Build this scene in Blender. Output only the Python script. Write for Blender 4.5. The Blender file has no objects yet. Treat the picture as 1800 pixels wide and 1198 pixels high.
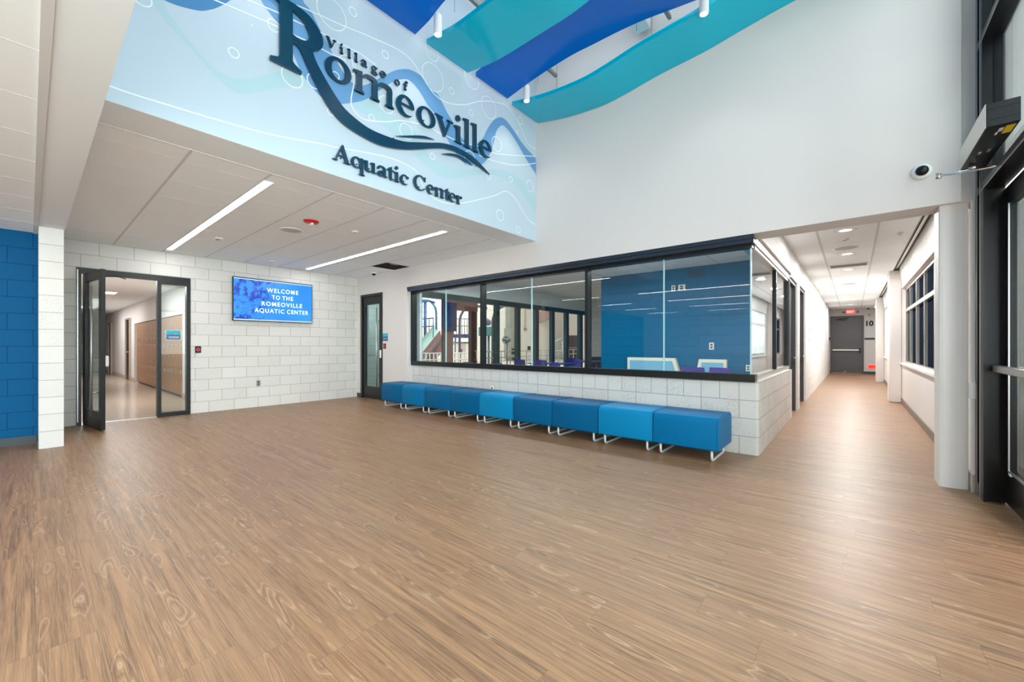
import bpy, bmesh, math, random
from mathutils import Vector, Matrix
random.seed(7)
PI = math.pi
scene = bpy.context.scene
col = scene.collection

# ------------------------------------------------------------------ camera
cd = bpy.data.cameras.new('camera'); cam = bpy.data.objects.new('camera', cd); col.objects.link(cam)
cd.sensor_width = 36; cd.lens = 36*713/1800; cd.shift_y = 8/1800; cd.clip_start = .02; cd.clip_end = 200
cam.location = (0, 0, 1.228); cam.rotation_euler = (PI/2, 0, .699)
scene.camera = cam
# ------------------------------------------------------------------ world, exposure
wd = bpy.data.worlds.new('overcast_sky'); scene.world = wd; wd.use_nodes = True
wn = wd.node_tree.nodes; wn['Background'].inputs[0].default_value = (1, .985, .96, 1); wn['Background'].inputs[1].default_value = .95
vs = scene.view_settings; vs.view_transform = 'Standard'; vs.look = 'None'; vs.gamma = 1; vs.use_curve_mapping = False; vs.exposure = 0.18

# ------------------------------------------------------------------ lights of the place and added fill lamps
def area(name, loc, rot, sx, sy, power, color=(1, 1, 1), shape='RECTANGLE', spread=PI):
    l = bpy.data.lights.new(name, 'AREA'); l.shape = shape; l.size = sx
    if shape in ('RECTANGLE', 'ELLIPSE'): l.size_y = sy
    l.energy = power; l.color = color; l.spread = spread
    o = bpy.data.objects.new(name, l); col.objects.link(o); o.location = loc; o.rotation_euler = rot
    return o
LED = 26.0            # radiance of the linear ceiling lights
HALL_Z = 5.9
# added fill lamps outside the storefront and the glass behind the camera
area('reception_fill', (1.7, -4.0, 1.45), (0, PI/2, 0), 2.5, 10.0, 960, (.96, .98, 1))
area('high_glass_fill', (1.7, 2.3, 3.2), (0, PI/2, 0), 4.6, 4.6, 195, (1, .99, .97))
# unseen area lamps added above the hanging panels and in the neighbouring rooms
area('daylight_corridor_shade', (1.5, 15.5, 1.7), (0, PI/2, 0), 1.5, 5.0, 170, (1, 1, 1))
area('hall_high_fill', (-1.5, 2.6, 5.8), (0, 0, 0), 4.0, 4.0, 55, (1, .98, .95))
area('pool_hall_light', (-15, 16, 8.5), (0, 0, 0), 11, 18, 3000, (1, .94, .92))
area('party_room_fill', (-3.6, 6.5, 2.80), (0, 0, 0), 5.2, .25, 130, (1, .98, .95))
area('locker_corridor_light', (-12.2, 1.3, 2.6), (0, 0, 0), 3.0, .5, 62, (.97, 1, 1))
area('locker_corridor_light', (-19.5, 1.3, 2.6), (0, 0, 0), 5.0, .5, 72, (.97, 1, 1))
area('vestibule_light', (-9.1, 5.65, 2.55), (0, 0, 0), .8, .4, 9, (.9, 1, 1))
for yy in (7.37, 9.3, 11.2, 13.3, 15.5, 18.6, 21.0):
    area('downlight_glow', (-.08, yy, 2.80), (0, 0, 0), .16, .16, 40, (1, .98, .95), 'DISK')

# ------------------------------------------------------------------ materials
def S(r, g, b):
    f = lambda c: (c/255/12.92 if c/255 <= .04045 else ((c/255+.055)/1.055)**2.4)
    return (f(r), f(g), f(b), 1)
class NT:
    def __init__(s, name):
        s.m = bpy.data.materials.new(name); s.m.use_nodes = True; s.t = s.m.node_tree; s.n = s.t.nodes; s.b = s.n['Principled BSDF']
    def new(s, typ, **kw):
        n = s.n.new(typ)
        for k, v in kw.items(): setattr(n, k, v)
        return n
    def link(s, a, b): s.t.links.new(a, b)
    def math(s, op, a, b=None, c=None):
        n = s.new('ShaderNodeMath', operation=op)
        for i, v in enumerate((a, b, c)):
            if v is None: continue
            if isinstance(v, (int, float)): n.inputs[i].default_value = v
            else: s.link(v, n.inputs[i])
        return n.outputs[0]
    def mix(s, f, a, b, typ='MIX'):
        n = s.new('ShaderNodeMix', data_type='RGBA', blend_type=typ)
        for i, v in ((0, f), (6, a), (7, b)):
            if isinstance(v, (int, float)): n.inputs[i].default_value = v
            elif isinstance(v, tuple): n.inputs[i].default_value = v
            else: s.link(v, n.inputs[i])
        return n.outputs[2]
MATS = {}
def mat(name, rgb, rough=.5, metal=0, spec=.5, bump=0, bscale=200, var=0, coat=0):
    q = NT(name); q.b.inputs['Roughness'].default_value = rough; q.b.inputs['Metallic'].default_value = metal
    q.b.inputs['Specular IOR Level'].default_value = spec; q.b.inputs['Coat Weight'].default_value = coat
    c = S(*rgb)
    tc = q.new('ShaderNodeTexCoord'); nz = q.new('ShaderNodeTexNoise'); nz.inputs['Scale'].default_value = 3.0 if var else bscale
    q.link(tc.outputs['Object'], nz.inputs['Vector'])
    if var:
        c2 = tuple(max(0, x*(1-var)) for x in c[:3])+(1,)
        q.link(q.mix(nz.outputs[0], c, c2), q.b.inputs['Base Color'])
    else: q.b.inputs['Base Color'].default_value = c
    if bump:
        n2 = q.new('ShaderNodeTexNoise'); n2.inputs['Scale'].default_value = bscale; q.link(tc.outputs['Object'], n2.inputs['Vector'])
        bp = q.new('ShaderNodeBump'); bp.inputs['Strength'].default_value = bump; bp.inputs['Distance'].default_value = .002
        q.link(n2.outputs[0], bp.inputs['Height']); q.link(bp.outputs[0], q.b.inputs['Normal'])
    MATS[name] = q.m
    return q.m
def emit(name, rgb, strength):
    q = NT(name); q.b.inputs['Base Color'].default_value = S(*rgb); q.b.inputs['Emission Color'].default_value = S(*rgb)
    q.b.inputs['Emission Strength'].default_value = strength; MATS[name] = q.m; return q.m
def glass(name, tint, refl=1.0, ior=1.5, rough=0.0):
    m = bpy.data.materials.new(name); m.use_nodes = True; t = m.node_tree; t.nodes.clear()
    o = t.nodes.new('ShaderNodeOutputMaterial'); mx = t.nodes.new('ShaderNodeMixShader'); tr = t.nodes.new('ShaderNodeBsdfTransparent')
    gl = t.nodes.new('ShaderNodeBsdfGlossy'); fr = t.nodes.new('ShaderNodeFresnel'); fr.inputs[0].default_value = ior
    # same fresnel seen from either side of the pane
    geo = t.nodes.new('ShaderNodeNewGeometry'); vm = t.nodes.new('ShaderNodeMath'); vm.operation = 'MULTIPLY'; vm.inputs[1].default_value = refl
    lw = t.nodes.new('ShaderNodeLayerWeight'); lw.inputs[0].default_value = .5
    # schlick: F0 + (1-F0)*(facing)^5
    pw = t.nodes.new('ShaderNodeMath'); pw.operation = 'POWER'; pw.inputs[1].default_value = 4.0
    t.links.new(lw.outputs['Facing'], pw.inputs[0])
    f0 = ((ior-1)/(ior+1))**2
    ma = t.nodes.new('ShaderNodeMath'); ma.operation = 'MULTIPLY_ADD'; ma.inputs[1].default_value = 1-f0; ma.inputs[2].default_value = f0
    t.links.new(pw.outputs[0], ma.inputs[0]); t.links.new(ma.outputs[0], vm.inputs[0])
    tr.inputs[0].default_value = tint+(1,); gl.inputs['Roughness'].default_value = rough
    t.links.new(vm.outputs[0], mx.inputs[0]); t.links.new(tr.outputs[0], mx.inputs[1]); t.links.new(gl.outputs[0], mx.inputs[2]); t.links.new(mx.outputs[0], o.inputs[0])
    MATS[name] = m; return m

def block_mat(name, rgb, mortar, axis='auto', halftop=False, shift=0.0, speck=.35, rough=.55, mw=.008, wid=.4064, blotch=0.06, spec=.35):
    q = NT(name); tc = q.new('ShaderNodeTexCoord'); sp = q.new('ShaderNodeSeparateXYZ'); q.link(tc.outputs['Object'], sp.inputs[0])
    g = q.new('ShaderNodeNewGeometry'); sn = q.new('ShaderNodeSeparateXYZ'); q.link(g.outputs['Normal'], sn.inputs[0])
    facex = q.math('GREATER_THAN', q.math('ABSOLUTE', sn.outputs[0]), .6)
    u = q.math('ADD', q.math('MULTIPLY', facex, sp.outputs[1]), q.math('MULTIPLY', q.math('SUBTRACT', 1, facex), sp.outputs[0]))
    u = q.math('ADD', u, 40+shift)
    def brick(w):
        cb = q.new('ShaderNodeCombineXYZ'); q.link(u, cb.inputs[0]); q.link(sp.outputs[2], cb.inputs[1])
        b = q.new('ShaderNodeTexBrick'); b.offset = .5; b.squash = 1
        b.inputs['Scale'].default_value = 1; b.inputs['Brick Width'].default_value = w; b.inputs['Row Height'].default_value = .2032
        b.inputs['Mortar Size'].default_value = mw/2; b.inputs['Mortar Smooth'].default_value = .3; b.inputs['Bias'].default_value = 0
        b.inputs['Color1'].default_value = (1, 1, 1, 1); b.inputs['Color2'].default_value = (.0, .0, .0, 1); b.inputs['Mortar'].default_value = (.5, .5, .5, 1)
        q.link(cb.outputs[0], b.inputs['Vector']); return b
    b = brick(wid); fac = b.outputs['Fac']
    if halftop:
        b2 = brick(wid/2); top = q.math('GREATER_THAN', sp.outputs[2], .6096)
        fac = q.math('ADD', q.math('MULTIPLY', top, b2.outputs['Fac']), q.math('MULTIPLY', q.math('SUBTRACT', 1, top), b.outputs['Fac']))
    c = S(*rgb); cdk = tuple(x*(1-blotch*2) for x in c[:3])+(1,)
    base = q.mix(q.math('MULTIPLY', b.outputs['Color'], .6), c, cdk)
    nz = q.new('ShaderNodeTexNoise'); nz.inputs['Scale'].default_value = 90; nz.inputs['Detail'].default_value = 4; q.link(tc.outputs['Object'], nz.inputs[0])
    base = q.mix(q.math('MULTIPLY', nz.outputs[0], .22), base, cdk)
    if speck:
        v = q.new('ShaderNodeTexVoronoi'); v.inputs['Scale'].default_value = 75; q.link(tc.outputs['Object'], v.inputs['Vector'])
        n3 = q.new('ShaderNodeTexNoise'); n3.inputs['Scale'].default_value = 3.5; q.link(tc.outputs['Object'], n3.inputs[0])
        rnd = q.math('MULTIPLY', b.outputs['Color'], .14)
        thr = q.math('ADD', q.math('MULTIPLY', q.math('SUBTRACT', n3.outputs[0], .5-.12*speck), 1.1), rnd)
        dots = q.math('LESS_THAN', v.outputs['Distance'], q.math('MINIMUM', thr, .24))
        base = q.mix(q.math('MULTIPLY', dots, speck), base, S(95, 90, 85))
    colr = q.mix(fac, base, S(*mortar)); q.link(colr, q.b.inputs['Base Color'])
    bp = q.new('ShaderNodeBump'); bp.inputs['Strength'].default_value = .6; bp.inputs['Distance'].default_value = .004; bp.invert = True
    hh = q.math('ADD', fac, q.math('MULTIPLY', nz.outputs[0], .12)); q.link(hh, bp.inputs['Height']); q.link(bp.outputs[0], q.b.inputs['Normal'])
    q.b.inputs['Roughness'].default_value = rough; q.b.inputs['Specular IOR Level'].default_value = spec
    MATS[name] = q.m; return q.m

def wood_floor():
    q = NT('wood_plank_floor'); tc = q.new('ShaderNodeTexCoord'); sp = q.new('ShaderNodeSeparateXYZ'); q.link(tc.outputs['Object'], sp.inputs[0])
    PW, PL = .178, 1.22
    x = q.math('ADD', sp.outputs[0], 50); y = q.math('ADD', sp.outputs[1], 50)
    row = q.math('FLOOR', q.math('DIVIDE', y, PW)); wn = q.new('ShaderNodeTexWhiteNoise', noise_dimensions='1D'); q.link(row, wn.inputs['W'])
    xs = q.math('ADD', q.math('DIVIDE', x, PL), q.math('MULTIPLY', wn.outputs[0], 7.0)); cell = q.math('FLOOR', xs)
    cb = q.new('ShaderNodeCombineXYZ'); q.link(row, cb.inputs[0]); q.link(cell, cb.inputs[1])
    w2 = q.new('ShaderNodeTexWhiteNoise', noise_dimensions='2D'); q.link(cb.outputs[0], w2.inputs['Vector']); r = w2.outputs['Value']
    fy = q.math('FRACT', q.math('DIVIDE', y, PW)); fx = q.math('FRACT', xs)
    ey = q.math('LESS_THAN', q.math('MINIMUM', fy, q.math('SUBTRACT', 1, fy)), .010)
    ex = q.math('LESS_THAN', q.math('MINIMUM', fx, q.math('SUBTRACT', 1, fx)), .0012)
    seam = q.math('MAXIMUM', ey, ex)
    # grain space: stretched along the plank, shifted per plank
    def grain(sx, sy, scale, detail, dist=0.0, off=1.0):
        c3 = q.new('ShaderNodeCombineXYZ'); q.link(q.math('MULTIPLY', x, sx), c3.inputs[0]); q.link(q.math('MULTIPLY', y, sy), c3.inputs[1]); q.link(q.math('MULTIPLY', r, 37*off), c3.inputs[2])
        n = q.new('ShaderNodeTexNoise'); n.inputs['Scale'].default_value = scale; n.inputs['Detail'].default_value = detail; n.inputs['Roughness'].default_value = .62; n.inputs['Distortion'].default_value = dist
        q.link(c3.outputs[0], n.inputs['Vector']); return n.outputs[0]
    g1 = grain(.55, 17, 2.0, 5, .5); g2 = grain(1.2, 75, 4.0, 4); g3 = grain(1.05, 6.2, 1.6, 1.2, .35, .7); g4 = grain(.22, 1.2, 2.0, 2)
    cl = lambda v: q.math('MAXIMUM', q.math('MINIMUM', v, 1), 0)
    ph = q.math('ABSOLUTE', q.math('SUBTRACT', q.math('MULTIPLY', q.math('FRACT', q.math('MULTIPLY', g3, 13)), 2), 1))
    mask = cl(q.math('MULTIPLY', q.math('SUBTRACT', q.math('ABSOLUTE', q.math('SUBTRACT', g3, .5)), .07), 9))
    dkr = q.math('MULTIPLY', q.math('POWER', ph, 5), mask); ltr = q.math('MULTIPLY', q.math('POWER', q.math('SUBTRACT', 1, ph), 6), mask)
    base = q.mix(cl(q.math('MULTIPLY', q.math('SUBTRACT', g1, .34), 3.0)), S(163, 122, 87), S(92, 64, 45))
    base = q.mix(q.math('MULTIPLY', r, .5), base, S(134, 95, 66))
    base = q.mix(cl(q.math('MULTIPLY', q.math('SUBTRACT', g2, .44), 2.6)), base, S(178, 143, 108))
    base = q.mix(q.math('MULTIPLY', cl(q.math('MULTIPLY', q.math('SUBTRACT', g4, .45), 3)), .35), base, S(146, 114, 88))
    base = q.mix(q.math('MULTIPLY', dkr, .55), base, S(98, 68, 52))
    base = q.mix(q.math('MULTIPLY', ltr, .45), base, S(206, 176, 146))
    base = q.mix(q.math('MULTIPLY', seam, .35), base, S(84, 62, 48))
    q.link(base, q.b.inputs['Base Color'])
    q.link(q.math('ADD', .34, q.math('MULTIPLY', g2, .14)), q.b.inputs['Roughness']); q.b.inputs['Specular IOR Level'].default_value = .5
    bp = q.new('ShaderNodeBump'); bp.inputs['Strength'].default_value = .12; bp.inputs['Distance'].default_value = .002; q.link(q.math('SUBTRACT', g2, seam), bp.inputs['Height']); q.link(bp.outputs[0], q.b.inputs['Normal'])
    MATS['wood_plank_floor'] = q.m; return q.m

M_floor = wood_floor()
M_block = block_mat('white_ground_face_block', (225, 222, 218), (166, 163, 158), shift=.335)
M_blockhalf = block_mat('speckled_half_wall_block', (220, 217, 212), (158, 155, 150), halftop=True, shift=.21, speck=.85)
M_blockend = block_mat('white_block_pier', (218, 215, 211), (168, 165, 160), wid=80.0, shift=11)
M_blue = block_mat('blue_painted_block', (4, 84, 132), (2, 66, 108), speck=0, rough=.5, mw=.01, blotch=.02, spec=.08)
M_blue2 = block_mat('party_room_blue_block', (2, 104, 150), (2, 88, 132), speck=0, rough=.45, mw=.008, blotch=.02, spec=.12)
M_dry = mat('white_drywall', (222, 216, 213), .75, spec=.25, bump=.05, bscale=260)
M_dry2 = mat('soffit_paint', (234, 238, 240), .75, spec=.25)
M_tile = mat('ceiling_tile', (246, 249, 250), .9, spec=.15, bump=.1, bscale=500)
M_seam = mat('ceiling_tile_seam', (232, 232, 230), .8)
M_tbar = mat('ceiling_bar', (214, 212, 209), .7)
M_black = mat('dark_bronze_aluminium', (32, 34, 36), .35, metal=.3, spec=.5)
M_blk2 = mat('black_anodised_metal', (10, 12, 15), .3, metal=0, spec=.35)
M_navyfr = mat('anodised_head_trim', (52, 62, 74), .3, metal=.6)
M_silver = mat('brushed_steel', (200, 198, 194), .3, metal=.9)
M_chrome = mat('chrome', (225, 225, 225), .12, metal=1)
M_white = mat('white_plastic', (238, 238, 236), .4)
M_whitepaint = mat('white_metal_paint', (228, 226, 222), .45)
M_base = mat('dark_vinyl_base', (58, 64, 72), .5)
M_base2 = mat('taupe_vinyl_base', (120, 108, 96), .5)
M_glass = glass('clear_glass', (.88, .95, .95), 1.0)
M_gedge = emit('glass_edge', (150, 200, 205), 0.0)
M_frost = glass('pale_green_glass', (.78, .92, .92), 1.0)
M_dkglass = mat('dark_tinted_pane', (30, 38, 50), .4, spec=.0)
M_grey = mat('grey_door_paint', (78, 78, 80), .5)
M_vA = mat('deep_blue_vinyl', (0, 90, 137), .45, spec=.12, bump=.05, bscale=900)
M_vB = mat('bright_blue_vinyl', (0, 128, 180), .45, spec=.15, bump=.05, bscale=900)
M_vC = mat('mid_blue_vinyl', (0, 108, 160), .45, spec=.12, bump=.05, bscale=900)
M_led = emit('led_diffuser', (255, 254, 250), LED)
M_navy = mat('navy_letter_acrylic', (14, 58, 82), .22, spec=.6)
M_teal = mat('teal_hanging_panel', (0, 182, 212), .15, spec=.4)
M_cblue = mat('blue_hanging_panel', (0, 100, 200), .2, spec=.3)
M_red = emit('exit_red', (255, 60, 50), 1.2)
M_redp = mat('red_plastic', (200, 20, 30), .35)
M_tan = mat('polished_tan_floor', (196, 178, 160), .18, var=.12)
M_lock = mat('woodgrain_laminate', (168, 122, 88), .5, var=.2)
M_purple = mat('purple_plastic', (78, 62, 165), .4)
M_navychair = mat('indigo_plastic', (36, 42, 128), .4)
M_greytop = mat('grey_laminate', (130, 126, 120), .4)
M_cream = mat('cream_trim', (236, 224, 206), .5)
M_pale = mat('pale_blue_upholstery', (120, 178, 208), .6)
M_bronze = mat('reddish_bronze_panel', (120, 78, 66), .5)
M_dkbronze = mat('dark_red_bronze', (72, 44, 40), .4)
M_tealfr = mat('dark_teal_frame', (34, 62, 66), .4)
M_duct = mat('grey_duct', (146, 143, 136), .5)
M_slide = mat('pale_teal_fibreglass', (140, 172, 162), .35)
M_slider = mat('dusty_red_fibreglass', (150, 88, 90), .4)
M_spray = mat('navy_play_pipe', (40, 60, 120), .35)
M_sprayt = mat('steel_blue_pipe', (70, 110, 130), .35)
M_pool = mat('pool_hall_white', (236, 224, 216), .8)
M_pfloor = mat('pool_deck_grey', (190, 178, 168), .6)
M_yellow = mat('yellow_label', (240, 200, 10), .5)

# ------------------------------------------------------------------ mesh helpers
class MB:
    def __init__(s): s.bm = bmesh.new(); s.mats = []
    def mi(s, m):
        if m is None: return 0
        if m not in s.mats: s.mats.append(m)
        return s.mats.index(m)
    def box(s, x0, x1, y0, y1, z0, z1, m=None, bev=0, seg=2, mtx=None):
        g = bmesh.ops.create_cube(s.bm, size=1); v = g['verts']
        bmesh.ops.scale(s.bm, verts=v, vec=(x1-x0, y1-y0, z1-z0)); bmesh.ops.translate(s.bm, verts=v, vec=((x0+x1)/2, (y0+y1)/2, (z0+z1)/2))
        fs = list({f for a in v for f in a.link_faces})
        i = s.mi(m)
        for f in fs: f.material_index = i
        if bev:
            es = list({e for a in v for e in a.link_edges})
            r = bmesh.ops.bevel(s.bm, geom=es, offset=bev, segments=seg, affect='EDGES', profile=.5)
            for f in r['faces']: f.material_index = i; f.smooth = True
            v = list({a for f in fs if f.is_valid for a in f.verts} | set(r['verts']))
        if mtx is not None: bmesh.ops.transform(s.bm, matrix=mtx, verts=[a for a in v if a.is_valid])
        return s
    def tube(s, pts, r, m=None, n=10, cap=True):
        pts = [Vector(p) for p in pts]; rs = r if isinstance(r, (list, tuple)) else [r]*len(pts); rings = []; i = s.mi(m)
        up = None
        for k, p in enumerate(pts):
            t = (pts[min(k+1, len(pts)-1)]-pts[max(k-1, 0)]).normalized()
            if up is None: up = Vector((0, 0, 1)) if abs(t.z) < .9 else Vector((1, 0, 0))
            a = t.cross(up).normalized(); b = a.cross(t).normalized(); up = b
            rings.append([s.bm.verts.new(p+(a*math.cos(2*PI*j/n)+b*math.sin(2*PI*j/n))*rs[k]) for j in range(n)])
        for A, B in zip(rings, rings[1:]):
            for j in range(n):
                f = s.bm.faces.new((A[j], A[(j+1) % n], B[(j+1) % n], B[j])); f.smooth = True; f.material_index = i
        if cap:
            f = s.bm.faces.new(rings[0]); f.material_index = i
            f = s.bm.faces.new(rings[-1][::-1]); f.material_index = i
        return s
    def lathe(s, prof, c=(0, 0, 0), m=None, n=24):
        i = s.mi(m); rings = []
        for r, z in prof:
            rings.append([s.bm.verts.new((c[0]+max(r, 1e-4)*math.cos(2*PI*j/n), c[1]+max(r, 1e-4)*math.sin(2*PI*j/n), c[2]+z)) for j in range(n)])
        for A, B in zip(rings, rings[1:]):
            for j in range(n):
                f = s.bm.faces.new((A[j], A[(j+1) % n], B[(j+1) % n], B[j])); f.smooth = True; f.material_index = i
        return s
    def prism(s, pts, axis, a, b, m=None):
        """polygon pts in the plane across `axis`, pushed from a to b"""
        def P(p, h):
            return {'x': (h, p[0], p[1]), 'y': (p[0], h, p[1]), 'z': (p[0], p[1], h)}[axis]
        i = s.mi(m); A = [s.bm.verts.new(P(p, a)) for p in pts]; B = [s.bm.verts.new(P(p, b)) for p in pts]; n = len(pts)
        for fv in (A[::-1], B):
            f = s.bm.faces.new(fv); f.material_index = i
        for j in range(n):
            f = s.bm.faces.new((A[j], A[(j+1) % n], B[(j+1) % n], B[j])); f.material_index = i
        return s
    def quadstrip(s, A, B, m=None, smooth=False):
        i = s.mi(m); a = [s.bm.verts.new(p) for p in A]; b = [s.bm.verts.new(p) for p in B]
        for j in range(len(a)-1):
            f = s.bm.faces.new((a[j], a[j+1], b[j+1], b[j])); f.material_index = i; f.smooth = smooth
        return s
    def face(s, pts, m=None):
        f = s.bm.faces.new([s.bm.verts.new(p) for p in pts]); f.material_index = s.mi(m); return s
    def build(s, name, m=None, parent=None, loc=None, label=None, kind=None):
        bmesh.ops.recalc_face_normals(s.bm, faces=s.bm.faces)
        me = bpy.data.meshes.new(name); s.bm.to_mesh(me); s.bm.free()
        ms = s.mats if s.mats else [m]
        for x in ms: me.materials.append(x)
        o = bpy.data.objects.new(name, me); col.objects.link(o)
        if parent is not None: o.parent = parent
        if loc: o.location = loc
        if label: o['label'] = label
        if kind: o['kind'] = kind
        return o
def box(name, x0, x1, y0, y1, z0, z1, m, parent=None, bev=0, **k):
    return MB().box(x0, x1, y0, y1, z0, z1, None, bev).build(name, m, parent, **k)
def struct(name, mb, m=None, parent=None):
    return mb.build(name, m, parent, kind='structure') if parent is None else mb.build(name, m, parent)
def thing(name, loc, label, cat, group=None, rz=0):
    o = bpy.data.objects.new(name, None); col.objects.link(o); o.location = loc; o.rotation_euler.z = rz; o.empty_display_size = .1
    o['label'] = label; o['category'] = cat
    if group: o['group'] = group
    return o
def sroot(name, loc=(0, 0, 0)):
    o = bpy.data.objects.new(name, None); col.objects.link(o); o.location = loc; o['kind'] = 'structure'; o.empty_display_size = .1; return o
def tag(o, label, cat, group=None):
    o['label'] = label; o['category'] = cat
    if group: o['group'] = group
    return o
def copy_tree(o, parent=None):
    c = o.copy(); col.objects.link(c); c.parent = parent
    for ch in [x for x in bpy.data.objects if x.parent == o]: copy_tree(ch, c)
    return c
def catmull(P, n=8, closed=False):
    out = []; m = len(P)
    for i in range(m-1 if not closed else m):
        p0 = P[(i-1) % m] if closed or i > 0 else P[0]; p1 = P[i]; p2 = P[(i+1) % m]; p3 = P[(i+2) % m] if closed or i+2 < m else P[-1]
        for k in range(n):
            t = k/n; out.append(tuple(.5*((2*b)+(-a+c)*t+(2*a-5*b+4*c-d)*t*t+(-a+3*b-3*c+d)*t**3) for a, b, c, d in zip(p0, p1, p2, p3)))
    if not closed: out.append(tuple(P[-1]))
    return out
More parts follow.
